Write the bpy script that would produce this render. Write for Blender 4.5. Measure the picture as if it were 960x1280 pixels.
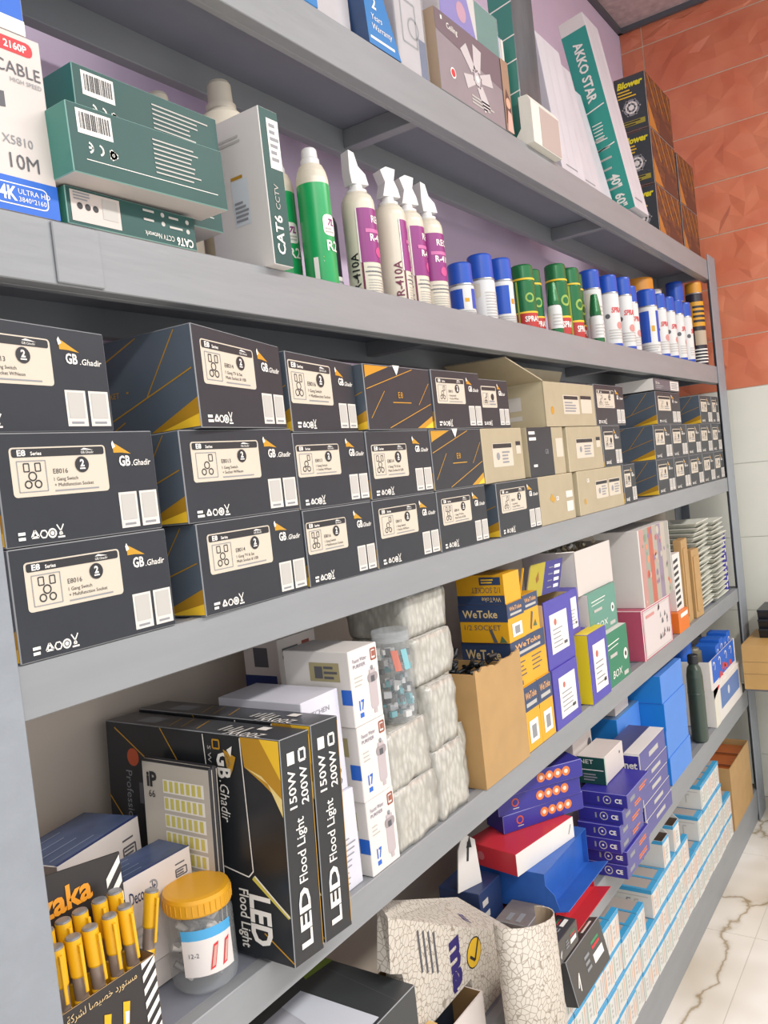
import bpy, bmesh, math, random
from mathutils import Vector, Matrix, noise
# ---------------------------------------------------------------- clear, camera, sky, lamps, exposure
for o in list(bpy.data.objects): bpy.data.objects.remove(o)
SC = bpy.context.scene
COL = SC.collection
RND = random.Random(7)
R_ = math.radians

cam_data = bpy.data.cameras.new('camera')
cam = bpy.data.objects.new('camera', cam_data)
COL.objects.link(cam)
SC.camera = cam
cam_data.sensor_fit = 'AUTO'
cam_data.sensor_width = 36.0
cam_data.lens = 1041.97 * 36.0 / 1280.0
cam_data.clip_start = 0.02
_r = Vector((0.55979746, -0.82141251, -0.10912509))
_u = Vector((0.09274766, -0.06875409, 0.99331302))
_f = Vector((0.82342254, 0.5661752, -0.03769572))
cam.matrix_world = Matrix(((_r.x, _u.x, -_f.x, 0.0), (_r.y, _u.y, -_f.y, -0.8), (_r.z, _u.z, -_f.z, 1.64), (0, 0, 0, 1)))

world = bpy.data.worlds.new('world')
SC.world = world
world.use_nodes = True
world.node_tree.nodes['Background'].inputs[0].default_value = (0.98, 0.98, 1.0, 1)
world.node_tree.nodes['Background'].inputs[1].default_value = 1.12

def lamp(name, loc, size, size_y, energy, rot=(0, 0, 0), color=(1, 0.97, 0.93)):
    l = bpy.data.lights.new(name, 'AREA')
    l.shape = 'RECTANGLE'; l.size = size; l.size_y = size_y; l.energy = energy; l.color = color
    o = bpy.data.objects.new(name, l); o.location = loc; o.rotation_euler = rot
    COL.objects.link(o); return o
lamp('ceiling_tube_light', (1.0, -2.3, 3.45), 1.8, 0.3, 70)
lamp('ceiling_tube_light', (3.0, -2.2, 3.45), 1.6, 0.3, 60)
lamp('ceiling_tube_light', (-1.0, -2.3, 3.45), 1.8, 0.3, 55)

vs = SC.view_settings
vs.view_transform = 'Standard'; vs.look = 'None'; vs.gamma = 1.0; vs.use_curve_mapping = False
vs.exposure = 0.06

# ---------------------------------------------------------------- materials
def lin(h):
    h = h.lstrip('#')
    c = [int(h[i:i + 2], 16) / 255 for i in (0, 2, 4)]
    return tuple(x / 12.92 if x <= 0.04045 else ((x + 0.055) / 1.055) ** 2.4 for x in c) + (1.0,)

MATS = {}
def mat(name, hexcol, rough=0.5, metal=0.0, var=0.0, scale=20.0, bump=0.0, bscale=60.0, spec=0.5, stretch=(1, 1, 1), hex2=None, alpha=1.0, coat=0.0, emit=0.0):
    if name in MATS: return MATS[name]
    m = bpy.data.materials.new(name); m.use_nodes = True
    nt = m.node_tree; p = nt.nodes['Principled BSDF']
    p.inputs['Base Color'].default_value = lin(hexcol)
    p.inputs['Roughness'].default_value = rough
    p.inputs['Metallic'].default_value = metal
    p.inputs['Specular IOR Level'].default_value = spec
    p.inputs['Coat Weight'].default_value = coat
    p.inputs['Alpha'].default_value = alpha
    if emit:
        p.inputs['Emission Color'].default_value = lin(hexcol); p.inputs['Emission Strength'].default_value = emit
    if var or bump or hex2:
        tc = nt.nodes.new('ShaderNodeTexCoord'); mp = nt.nodes.new('ShaderNodeMapping')
        mp.inputs['Scale'].default_value = stretch
        nt.links.new(tc.outputs['Object'], mp.inputs['Vector'])
        if var or hex2:
            n = nt.nodes.new('ShaderNodeTexNoise'); n.inputs['Scale'].default_value = scale; n.inputs['Detail'].default_value = 4
            nt.links.new(mp.outputs[0], n.inputs['Vector'])
            r = nt.nodes.new('ShaderNodeValToRGB')
            c = lin(hexcol); c2 = lin(hex2) if hex2 else tuple(max(0, x * (1 - var)) for x in c[:3]) + (1,)
            c1 = c if hex2 else tuple(min(1, x * (1 + var)) for x in c[:3]) + (1,)
            r.color_ramp.elements[0].position = 0.32; r.color_ramp.elements[1].position = 0.68
            r.color_ramp.elements[0].color = c2; r.color_ramp.elements[1].color = c1
            nt.links.new(n.outputs['Fac'], r.inputs[0]); nt.links.new(r.outputs[0], p.inputs['Base Color'])
        if bump:
            n2 = nt.nodes.new('ShaderNodeTexNoise'); n2.inputs['Scale'].default_value = bscale; n2.inputs['Detail'].default_value = 3
            nt.links.new(mp.outputs[0], n2.inputs['Vector'])
            b = nt.nodes.new('ShaderNodeBump'); b.inputs['Strength'].default_value = bump; b.inputs['Distance'].default_value = 0.004
            nt.links.new(n2.outputs['Fac'], b.inputs['Height']); nt.links.new(b.outputs[0], p.inputs['Normal'])
    MATS[name] = m
    return m

# plain inks and card colours, looked up by hex
def ink(h, rough=0.5):
    return mat('ink_' + h.strip('#') + ('' if rough == 0.5 else '_%d' % int(rough * 100)), h, rough)
def card(h, rough=0.5, var=0.05):
    return mat('card_' + h.strip('#') + ('' if rough == 0.5 else '_%d' % int(rough * 100)), h, rough, var=var, scale=35)
def clear(name, hexcol, alpha, rough=0.08, bump=0.0, bscale=40):
    """thin clear plastic: part see-through, part glossy"""
    if name in MATS: return MATS[name]
    m = bpy.data.materials.new(name); m.use_nodes = True; nt = m.node_tree
    p = nt.nodes['Principled BSDF']; p.inputs['Base Color'].default_value = lin(hexcol); p.inputs['Roughness'].default_value = rough
    t = nt.nodes.new('ShaderNodeBsdfTransparent'); mx = nt.nodes.new('ShaderNodeMixShader')
    mx.inputs[0].default_value = alpha
    nt.links.new(t.outputs[0], mx.inputs[1]); nt.links.new(p.outputs[0], mx.inputs[2])
    nt.links.new(mx.outputs[0], nt.nodes['Material Output'].inputs[0])
    if bump:
        n2 = nt.nodes.new('ShaderNodeTexNoise'); n2.inputs['Scale'].default_value = bscale
        tc = nt.nodes.new('ShaderNodeTexCoord'); nt.links.new(tc.outputs['Object'], n2.inputs['Vector'])
        b = nt.nodes.new('ShaderNodeBump'); b.inputs['Strength'].default_value = bump; b.inputs['Distance'].default_value = 0.01
        nt.links.new(n2.outputs['Fac'], b.inputs['Height']); nt.links.new(b.outputs[0], p.inputs['Normal'])
    MATS[name] = m
    return m

# ---------------------------------------------------------------- mesh building
_TXT = {}
def text_shape(s, bold=0.0):
    """flat letters of height about 1, as (verts, faces, width)"""
    k = (s, bold)
    if k in _TXT: return _TXT[k]
    cu = bpy.data.curves.new('t', 'FONT'); cu.body = s; cu.size = 1.0; cu.resolution_u = 2; cu.offset = bold
    ob = bpy.data.objects.new('t', cu)
    me = bpy.data.meshes.new_from_object(ob)
    vsx = [(v.co.x, v.co.y) for v in me.vertices]; fs = [tuple(p.vertices) for p in me.polygons]
    bpy.data.objects.remove(ob); bpy.data.curves.remove(cu); bpy.data.meshes.remove(me)
    if vsx:
        x0 = min(v[0] for v in vsx); x1 = max(v[0] for v in vsx)
        y1 = max(v[1] for v in vsx); y0 = min(v[1] for v in vsx)
        h = 0.727                                   # cap height of the built-in face
        vsx = [((x - x0) / h, y / h) for x, y in vsx]
        w = (x1 - x0) / h
    else: w = 0
    _TXT[k] = (vsx, fs, w)
    return _TXT[k]

class MB:
    def __init__(self):
        self.v = []; self.f = []; self.m = []; self.slots = []; self.smooth = []
    def slot(self, m):
        if m not in self.slots: self.slots.append(m)
        return self.slots.index(m)
    def add(self, vs, fs, m, smooth=False):
        b = len(self.v); s = self.slot(m)
        self.v += [tuple(p) for p in vs]
        for f in fs:
            self.f.append(tuple(b + i for i in f)); self.m.append(s); self.smooth.append(smooth)
    def box(self, x0, x1, y0, y1, z0, z1, m, edge=None, c=0.0, faces=None):
        """box with chamfered edges; faces = {'front':mat,...} overrides m"""
        fm = dict(front=m, back=m, left=m, right=m, top=m, bottom=m)
        if faces: fm.update(faces)
        if c <= 0:
            P = [(x0, y0, z0), (x1, y0, z0), (x1, y1, z0), (x0, y1, z0), (x0, y0, z1), (x1, y0, z1), (x1, y1, z1), (x0, y1, z1)]
            for n, q in (('bottom', (0, 3, 2, 1)), ('top', (4, 5, 6, 7)), ('front', (0, 1, 5, 4)), ('right', (1, 2, 6, 5)), ('back', (2, 3, 7, 6)), ('left', (3, 0, 4, 7))):
                self.add([P[i] for i in q], [(0, 1, 2, 3)], fm[n])
            return
        edge = edge or m
        X = (x0, x1); Y = (y0, y1); Z = (z0, z1); sg = (1, -1)
        def p(ix, iy, iz, ax):
            q = [X[ix], Y[iy], Z[iz]]
            for a, i in ((0, ix), (1, iy), (2, iz)):
                if a != ax: q[a] += c * sg[i]
            return tuple(q)
        for n, ax, q in (('bottom', 2, ((0, 0, 0), (0, 1, 0), (1, 1, 0), (1, 0, 0))), ('top', 2, ((0, 0, 1), (1, 0, 1), (1, 1, 1), (0, 1, 1))),
                         ('front', 1, ((0, 0, 0), (1, 0, 0), (1, 0, 1), (0, 0, 1))), ('back', 1, ((1, 1, 0), (0, 1, 0), (0, 1, 1), (1, 1, 1))),
                         ('left', 0, ((0, 1, 0), (0, 0, 0), (0, 0, 1), (0, 1, 1))), ('right', 0, ((1, 0, 0), (1, 1, 0), (1, 1, 1), (1, 0, 1)))):
            self.add([p(*i, ax) for i in q], [(0, 1, 2, 3)], fm[n])
        for a in range(3):
            b, d = [i for i in range(3) if i != a]
            for ib in (0, 1):
                for id_ in (0, 1):
                    q = []
                    for ia, ax in ((0, b), (0, d), (1, d), (1, b)):
                        i = [0, 0, 0]; i[a] = ia; i[b] = ib; i[d] = id_
                        q.append(p(*i, ax))
                    self.add(q, [(0, 1, 2, 3)], edge)
        for ix in (0, 1):
            for iy in (0, 1):
                for iz in (0, 1):
                    self.add([p(ix, iy, iz, 0), p(ix, iy, iz, 1), p(ix, iy, iz, 2)], [(0, 1, 2)], edge)
    def lathe(self, prof, m, seg=24, c=(0, 0), mats=None, smooth=True):
        """prof = [(radius, z)...]; mats = optional material per ring"""
        n = len(prof)
        ring = [[(c[0] + r * math.cos(2 * math.pi * k / seg), c[1] + r * math.sin(2 * math.pi * k / seg), z) for k in range(seg)] for r, z in prof]
        for i in range(n - 1):
            mm = mats[i] if mats else m
            vsx = ring[i] + ring[i + 1]
            self.add(vsx, [(k, (k + 1) % seg, seg + (k + 1) % seg, seg + k) for k in range(seg)], mm, smooth)
        for i, rev in ((0, True), (n - 1, False)):
            if prof[i][0] > 1e-5:
                self.add(ring[i], [tuple(reversed(range(seg))) if rev else tuple(range(seg))], (mats[min(i, n - 2)] if mats else m))
    def tube(self, pts, r, m, seg=8, smooth=True):
        pts = [Vector(p) for p in pts]; rs = r if isinstance(r, (list, tuple)) else [r] * len(pts)
        rings = []
        for i, p in enumerate(pts):
            d = (pts[min(i + 1, len(pts) - 1)] - pts[max(i - 1, 0)]).normalized()
            a = d.cross(Vector((0, 0, 1)) if abs(d.z) < 0.9 else Vector((1, 0, 0))).normalized(); b = d.cross(a)
            rings.append([p + rs[i] * (math.cos(2 * math.pi * k / seg) * a + math.sin(2 * math.pi * k / seg) * b) for k in range(seg)])
        for i in range(len(pts) - 1):
            self.add(rings[i] + rings[i + 1], [(k, (k + 1) % seg, seg + (k + 1) % seg, seg + k) for k in range(seg)], m, smooth)
        self.add(rings[0], [tuple(range(seg))], m); self.add(rings[-1], [tuple(range(seg))], m)
    def prism(self, poly, y0, y1, m, axis='y', side=None):
        """outline poly [(a,b)] pulled between y0 and y1 along axis"""
        n = len(poly)
        def P(a, b, d): return {'y': (a, d, b), 'x': (d, a, b), 'z': (a, b, d)}[axis]
        A = [P(a, b, y0) for a, b in poly]; B = [P(a, b, y1) for a, b in poly]
        self.add(A, [tuple(range(n))], m); self.add(B, [tuple(range(n))], m)
        for i in range(n):
            j = (i + 1) % n
            self.add([A[i], A[j], B[j], B[i]], [(0, 1, 2, 3)], side or m)
    def build(self, name, parent=None, loc=(0, 0, 0), rot=(0, 0, 0), recalc=False):
        me = bpy.data.meshes.new(name)
        me.from_pydata(self.v, [], self.f)
        for s in self.slots: me.materials.append(s)
        me.polygons.foreach_set('material_index', self.m)
        me.polygons.foreach_set('use_smooth', self.smooth)
        if recalc:
            bm = bmesh.new(); bm.from_mesh(me); bmesh.ops.remove_doubles(bm, verts=bm.verts, dist=1e-6)
            bmesh.ops.recalc_face_normals(bm, faces=bm.faces); bm.to_mesh(me); bm.free()
        me.update()
        o = bpy.data.objects.new(name, me); COL.objects.link(o)
        o.location = loc; o.rotation_euler = rot
        if parent: o.parent = parent
        return o

class Face:
    """a flat print surface: U right, V up, as seen from outside; sizes W x H in metres; u, v given as fractions"""
    def __init__(s, mb, O, U, V, W, H):
        s.mb = mb; s.O = Vector(O); s.U = Vector(U).normalized(); s.V = Vector(V).normalized(); s.N = s.U.cross(s.V); s.W = W; s.H = H
        s.lift = 0.0004; s.k = 1
    def P(s, a, b, l):   # a, b metres
        return s.O + s.U * a + s.V * b + s.N * (s.lift * l)
    def poly(s, pts, m, l=1):
        s.mb.add([s.P(u * s.W, v * s.H, l) for u, v in pts], [tuple(range(len(pts)))], m)
    def rect(s, u0, v0, u1, v1, m, l=1):
        s.poly([(u0, v0), (u1, v0), (u1, v1), (u0, v1)], m, l)
    def rrect(s, u0, v0, u1, v1, m, r=0.04, l=1):
        """rounded corners, r as a fraction of H"""
        ru = r * s.H / s.W; pts = []
        for cx, cy, a0 in ((u1 - ru, v0 + r, -90), (u1 - ru, v1 - r, 0), (u0 + ru, v1 - r, 90), (u0 + ru, v0 + r, 180)):
            for k in range(4):
                a = R_(a0 + 30 * k); pts.append((cx + ru * math.cos(a), cy + r * math.sin(a)))
        s.poly(pts, m, l)
    def line(s, u0, v0, u1, v1, t, m, l=1):
        """t = thickness as a fraction of H"""
        a = Vector((u0 * s.W, v0 * s.H)); b = Vector((u1 * s.W, v1 * s.H)); d = (b - a)
        n = Vector((-d.y, d.x)).normalized() * (t * s.H / 2)
        s.mb.add([s.P(*(a - n), l), s.P(*(b - n), l), s.P(*(b + n), l), s.P(*(a + n), l)], [(0, 1, 2, 3)], m)
    def path(s, pts, t, m, l=1):
        for i in range(len(pts) - 1): s.line(*pts[i], *pts[i + 1], t, m, l)
    def disc(s, u, v, r, m, l=1, n=18, ry=None):
        s.poly([(u + r * s.H / s.W * math.cos(2 * math.pi * k / n), v + (ry or r) * math.sin(2 * math.pi * k / n)) for k in range(n)], m, l)
    def ring(s, u, v, r, t, m, l=1, n=16, a0=0, a1=360):
        pts = [(u + r * s.H / s.W * math.cos(R_(a0 + (a1 - a0) * k / n)), v + r * math.sin(R_(a0 + (a1 - a0) * k / n))) for k in range(n + 1)]
        s.path(pts, t, m, l)
    def frame(s, u0, v0, u1, v1, t, m, l=1):
        s.path([(u0, v0), (u1, v0), (u1, v1), (u0, v1), (u0, v0)], t, m, l)
    def text(s, txt, u, v, h, m, rot=0, width=None, align='l', bold=0.0, l=2, shear=0.0, stretch=1.0):
        """h = cap height as fraction of H; width squeezes the line to that fraction of W"""
        vsx, fs, w = text_shape(txt, bold)
        if not fs: return
        hh = h * s.H; kx = hh * stretch
        if width: kx = width * s.W / w
        off = {'l': 0, 'c': -w / 2, 'r': -w}[align]
        c, sn = math.cos(R_(rot)), math.sin(R_(rot)); out = []
        for x, y in vsx:
            a = (x + off + y * shear) * kx; b = y * hh
            out.append((u * s.W + a * c - b * sn, v * s.H + a * sn + b * c))
        if isinstance(s, Wrap):
            for f in fs: s.strips([out[i] for i in f], m, l)
        else: s.mb.add([s.P(x, y, l) for x, y in out], fs, m)
    def lines(s, u0, v0, u1, v1, n, m, t=0.25, rnd=None, l=2):
        """small print too fine to read, as n thin bars from v1 down to v0"""
        rnd = rnd or RND; d = (v1 - v0) / n
        for k in range(n):
            v = v1 - (k + 0.5) * d; ue = u0 + (u1 - u0) * rnd.uniform(0.6, 1)
            s.rect(u0, v - d * t, ue, v + d * t, m, l)
    def barcode(s, u0, v0, u1, v1, white, black, l=1, n=22):
        s.rect(u0, v0, u1, v1, white, l); rr = random.Random(n); u = u0 + (u1 - u0) * 0.08
        while u < u1 - (u1 - u0) * 0.1:
            w = (u1 - u0) * rr.choice((0.012, 0.02, 0.035)); s.rect(u, v0 + (v1 - v0) * 0.2, u + w, v1 - (v1 - v0) * 0.12, black, l + 1); u += w + (u1 - u0) * rr.choice((0.015, 0.03))

class Wrap(Face):
    """print surface round a can: u = 0..1 over the angle span a0..a1 (degrees, counter-clockwise seen from above), v over z0..z1"""
    def __init__(s, mb, r, z0, z1, a0, a1, c=(0, 0)):
        s.mb = mb; s.r = r; s.z0 = z0; s.a0 = R_(a0); s.a1 = R_(a1); s.W = r * (s.a1 - s.a0); s.H = z1 - z0; s.c = c; s.lift = 0.0005
    def P(s, a, b, l):
        t = s.a0 + a / s.r; r = s.r + s.lift * l
        return Vector((s.c[0] + r * math.cos(t), s.c[1] + r * math.sin(t), s.z0 + b))
    def strips(s, pts, m, l):
        """convex outline in metres, cut into strips narrow enough to follow the curve"""
        step = s.r * 0.22; a = min(p[0] for p in pts); e = max(p[0] for p in pts)
        k0 = math.floor(a / step); k1 = math.ceil(e / step)
        def cut(poly, c, keep_right):
            out = []
            for i in range(len(poly)):
                p, q = poly[i], poly[(i + 1) % len(poly)]
                ip = (p[0] >= c) == keep_right or p[0] == c; iq = (q[0] >= c) == keep_right or q[0] == c
                if ip: out.append(p)
                if ip != iq:
                    t = (c - p[0]) / (q[0] - p[0]); out.append((c, p[1] + (q[1] - p[1]) * t))
            return out
        for k in range(k0, k1):
            q = cut(pts, k * step, True)
            if len(q) > 2: q = cut(q, (k + 1) * step, False)
            if len(q) > 2: s.mb.add([s.P(x, y, l) for x, y in q], [tuple(range(len(q)))], m, False)
    def poly(s, pts, m, l=1): s.strips([(u * s.W, v * s.H) for u, v in pts], m, l)
    def rect(s, u0, v0, u1, v1, m, l=1):
        n = max(1, int(abs(u1 - u0) * s.W / s.r / 0.2))
        pts = [s.P((u0 + (u1 - u0) * k / n) * s.W, v * s.H, l) for v in (v0, v1) for k in range(n + 1)]
        s.mb.add(pts, [(k, k + 1, n + 2 + k, n + 1 + k) for k in range(n)], m, True)

def box_faces(mb, x0, x1, y0, y1, z0, z1):
    W = x1 - x0; D = y1 - y0; H = z1 - z0
    return dict(front=Face(mb, (x0, y0, z0), (1, 0, 0), (0, 0, 1), W, H), left=Face(mb, (x0, y1, z0), (0, -1, 0), (0, 0, 1), D, H),
                right=Face(mb, (x1, y0, z0), (0, 1, 0), (0, 0, 1), D, H), top=Face(mb, (x0, y0, z1), (1, 0, 0), (0, 1, 0), W, D),
                bottom=Face(mb, (x0, y1, z0), (1, 0, 0), (0, -1, 0), W, D), back=Face(mb, (x1, y1, z0), (-1, 0, 0), (0, 0, 1), W, H))

def tag(o, label, cat, group=None, kind=None):
    o['label'] = label
    if cat: o['category'] = cat
    if group: o['group'] = group
    if kind: o['kind'] = kind
    return o
def structure(o):
    o['kind'] = 'structure'; return o
def empty(name, loc, rot=(0, 0, 0)):
    o = bpy.data.objects.new(name, None); o.empty_display_size = 0.05; COL.objects.link(o); o.location = loc; o.rotation_euler = rot
    return o
def copy_tree(o, loc, rz=None, parent=None):
    c = o.copy(); COL.objects.link(c)
    if parent: c.parent = parent
    else:
        c.location = loc
        if rz is not None: c.rotation_euler = (0, 0, rz)
    for ch in list(o.children):
        copy_tree(ch, None, None, c)
    return c
ORD = 'first second third fourth fifth sixth seventh eighth ninth tenth eleventh twelfth thirteenth fourteenth fifteenth sixteenth seventeenth eighteenth nineteenth twentieth twenty-first twenty-second twenty-third twenty-fourth twenty-fifth twenty-sixth twenty-seventh twenty-eighth twenty-ninth thirtieth'.split()

# shelf levels (top surface, bottom of the front band)
SA, SB, S_C, SD, SE, SF = (2.414, 2.333), (1.966, 1.894), (1.492, 1.434), (1.015, 0.960), (0.583, 0.507), (0.135, 0.035)
WALL_Y, END_X, CEIL_Z = 0.35, 4.03, 3.60

# ---------------------------------------------------------------- the room
def tile_mat(name, c1, c2, cell):
    m = bpy.data.materials.new(name); m.use_nodes = True; nt = m.node_tree; p = nt.nodes['Principled BSDF']
    p.inputs['Roughness'].default_value = 0.28
    tc = nt.nodes.new('ShaderNodeTexCoord'); n = nt.nodes.new('ShaderNodeTexNoise'); n.inputs['Scale'].default_value = cell
    nt.links.new(tc.outputs['Object'], n.inputs['Vector']); r = nt.nodes.new('ShaderNodeValToRGB')
    r.color_ramp.elements[0].color = lin(c1); r.color_ramp.elements[1].color = lin(c2); r.color_ramp.elements[0].position = 0.35; r.color_ramp.elements[1].position = 0.65
    nt.links.new(n.outputs['Fac'], r.inputs[0]); nt.links.new(r.outputs[0], p.inputs['Base Color'])
    return m
M_LILAC = mat('lilac_wall_paint', '#d6c6dc', 0.85, var=0.04, scale=3, bump=0.1)
M_CREAM = mat('cream_wall_paint', '#cfc2b4', 0.8, var=0.05, scale=4)
mb = MB(); mb.box(-2.0, END_X + 0.1, WALL_Y, WALL_Y + 0.1, 1.70, CEIL_Z, M_LILAC); mb.box(-2.0, END_X + 0.1, WALL_Y, WALL_Y + 0.1, 0, 1.70, M_CREAM)
structure(mb.build('wall_back'))

# end wall: faceted orange tiles above, plain white tiles below
M_ORANGE = tile_mat('orange_glazed_tile', '#d27657', '#dc8867', 6)
M_GROUT = mat('cream_grout', '#f6dcc2', 0.8)
M_WTILE = mat('white_glazed_tile', '#e2e3d8', 0.25, var=0.02, scale=5)
M_WGROUT = mat('grey_grout', '#c9cabf', 0.8)
mb = MB()
mb.box(END_X + 0.004, END_X + 0.1, -2.6, WALL_Y, 1.875, CEIL_Z, M_GROUT); mb.box(END_X + 0.004, END_X + 0.1, -2.6, WALL_Y, 0, 1.875, M_WGROUT)
def end_tiles():
    g = 0.0025; ch = 0.2315
    rr = random.Random(3)
    k = 0
    z = 1.875
    while z < CEIL_Z - 0.01:
        z1 = min(z + ch, CEIL_Z)
        yb = [WALL_Y, 0.249] + [0.249 - 0.75 * i for i in range(1, 5)]
        for i in range(len(yb) - 1):
            a, b = yb[i + 1] + g, yb[i] - g
            # facets: a jittered grid of points, raised by different amounts
            nu = max(2, round((b - a) / 0.062)); nv = 4
            pts = []
            for v in range(nv + 1):
                row = []
                for u in range(nu + 1):
                    y = a + (b - a) * u / nu; zz = z + g + (z1 - z - 2 * g) * v / nv
                    edge = u in (0, nu) or v in (0, nv)
                    if not edge: y += rr.uniform(-0.017, 0.017); zz += rr.uniform(-0.016, 0.016)
                    d = 0.0 if edge else rr.choice((0.0, 0.003, 0.006, 0.008))
                    row.append((END_X - d, y, zz))
                pts.append(row)
            flat = [p for r in pts for p in r]
            fs = []
            for v in range(nv):
                for u in range(nu):
                    q = (v * (nu + 1) + u, v * (nu + 1) + u + 1, (v + 1) * (nu + 1) + u + 1, (v + 1) * (nu + 1) + u)
                    if rr.random() < 0.5: fs += [(q[1], q[0], q[3]), (q[1], q[3], q[2])]
                    else: fs += [(q[0], q[3], q[2]), (q[0], q[2], q[1])]
            mb.add(flat, fs, M_ORANGE)
        z = z1
    z = 1.875
    while z > 0.0:
        z0 = max(0, z - 0.335)
        for i in range(6):
            a = WALL_Y - 0.5 * (i + 1); mb.box(END_X, END_X + 0.006, a + 0.0012, a + 0.5 - 0.0012, z0 + 0.0012, z - 0.0012, M_WTILE)
        z = z0
end_tiles()
structure(mb.build('wall_end'))

# ceiling with a dark trim strip
M_CEIL = mat('ceiling_texture', '#b9a9aa', 0.6, var=0.18, scale=28, bump=0.6, bscale=30)
mb = MB(); mb.box(-2.0, END_X + 0.1, -2.6, WALL_Y + 0.1, CEIL_Z, CEIL_Z + 0.08, M_CEIL); structure(mb.build('ceiling'))
M_TRIM = mat('dark_trim', '#56595f', 0.5)
mb = MB(); mb.box(-2.0, END_X - 0.012, WALL_Y - 0.02, WALL_Y, CEIL_Z - 0.022, CEIL_Z, M_TRIM); structure(mb.build('trim_1'))
mb = MB(); mb.box(END_X - 0.03, END_X - 0.012, -2.6, WALL_Y, CEIL_Z - 0.022, CEIL_Z, M_TRIM); structure(mb.build('trim_2'))

# marble floor tiles
def marble():
    m = bpy.data.materials.new('white_marble'); m.use_nodes = True; nt = m.node_tree; p = nt.nodes['Principled BSDF']
    p.inputs['Roughness'].default_value = 0.22
    tc = nt.nodes.new('ShaderNodeTexCoord')
    n = nt.nodes.new('ShaderNodeTexNoise'); n.inputs['Scale'].default_value = 3.0; n.inputs['Detail'].default_value = 5; nt.links.new(tc.outputs['Object'], n.inputs['Vector'])
    add = nt.nodes.new('ShaderNodeMixRGB'); add.inputs[0].default_value = 0.30
    nt.links.new(tc.outputs['Object'], add.inputs[1]); nt.links.new(n.outputs['Color'], add.inputs[2])
    v = nt.nodes.new('ShaderNodeTexVoronoi'); v.feature = 'DISTANCE_TO_EDGE'; v.inputs['Scale'].default_value = 2.1; nt.links.new(add.outputs[0], v.inputs['Vector'])
    r = nt.nodes.new('ShaderNodeValToRGB'); e = r.color_ramp.elements
    e[0].position = 0.0; e[0].color = lin('#a3947c'); e[1].position = 0.035; e[1].color = lin('#e6e2da')
    x = e.new(0.006); x.color = lin('#c3b8a5'); x = e.new(0.014); x.color = lin('#dcd8d0')
    nt.links.new(v.outputs['Distance'], r.inputs[0])
    n2 = nt.nodes.new('ShaderNodeTexNoise'); n2.inputs['Scale'].default_value = 2.5; nt.links.new(tc.outputs['Object'], n2.inputs['Vector'])
    r2 = nt.nodes.new('ShaderNodeValToRGB'); r2.color_ramp.elements[0].color = lin('#cfc6b6'); r2.color_ramp.elements[1].color = lin('#ffffff'); r2.color_ramp.elements[0].position = 0.3; r2.color_ramp.elements[1].position = 0.6
    nt.links.new(n2.outputs['Fac'], r2.inputs[0])
    mx = nt.nodes.new('ShaderNodeMixRGB'); mx.blend_type = 'MULTIPLY'; mx.inputs[0].default_value = 1
    nt.links.new(r.outputs[0], mx.inputs[1]); nt.links.new(r2.outputs[0], mx.inputs[2]); nt.links.new(mx.outputs[0], p.inputs['Base Color'])
    return m
M_MARBLE = marble(); M_FJOINT = mat('floor_joint', '#b9b4aa', 0.8)
mb = MB(); mb.box(-2.0, END_X + 0.1, -2.6, WALL_Y + 0.1, -0.08, -0.001, M_FJOINT)
for i in range(11):
    for j in range(6):
        x = END_X - 0.6 * (i + 1); y = WALL_Y - 0.5 * (j + 1)
        mb.box(x + 0.0012, x + 0.5988, y + 0.0012, y + 0.4988, -0.004, 0.0, M_MARBLE)
structure(mb.build('floor'))

# ---------------------------------------------------------------- the steel rack
M_RACK = mat('grey_brushed_paint', '#8a8d90', 0.42, var=0.05, scale=14, bump=0.25, bscale=26, stretch=(0.25, 1, 1.6))
M_POST = mat('grey_post_paint', '#8b9198', 0.45, var=0.05, scale=18, bump=0.45, bscale=45)
M_PANEL = mat('grey_panel_paint', '#7b7f8a', 0.5, var=0.04, scale=8, bump=0.1, bscale=20)
rack = tag(empty('shelf_rack', (2.1, 0.12, 0)), 'long grey painted steel rack of six loaded shelves along the wall', 'shelf rack')
def rpart(name, *boxes, m=M_RACK):
    b = MB()
    for q in boxes: b.box(*q, m, c=0.0012)
    o = b.build(name, rack, loc=(-2.1, -0.12, 0)); return o
RX0, RX1, DEP = 0.42, 3.83, 0.235
for top, bot in (SA, SB, S_C, SD, SE, SF):
    rpart('front_beam', (RX0, RX1, 0.0, 0.022, bot, top), (RX0, RX1, 0.022, 0.034, bot, bot + 0.006))
    rpart('rear_beam', (RX0, RX1, DEP - 0.022, DEP, bot, top - 0.001))
    rpart('shelf_panel', (RX0, RX1, 0.022, DEP - 0.022, top - 0.03, top - 0.0015), m=M_PANEL)
    for bx in (0.44, 1.474, 2.587, 3.76):
        rpart('cross_brace', (bx, bx + 0.03, 0.022, DEP - 0.022, bot + 0.012, top - 0.03))
def post(x0, x1, ys, side_x, top):
    rpart('upright', (x0, x1, *ys, 0.002, top), (side_x, side_x + 0.004, ys[0] if ys[0] < 0 else ys[0] - 0.035, ys[1] if ys[0] > 0 else ys[1] + 0.035, 0.002, top), m=M_POST)
post(0.345, 0.475, (-0.005, -0.0005), 0.345, 2.44)
post(3.755, 3.885, (-0.005, -0.0005), 3.881, 2.44)
post(0.345, 0.445, (DEP + 0.0005, DEP + 0.005), 0.345, 2.44)
post(3.785, 3.885, (DEP + 0.0005, DEP + 0.005), 3.881, 2.44)
rpart('joint_plate', (0.579, 0.641, -0.0035, -0.0003, SB[1] + 0.002, SB[0] - 0.002))
# floor runner in front of the bottom shelf
rpart('kick_plate', (RX0, RX1, 0.004, 0.02, 0.0, SF[1] - 0.0003))

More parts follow.
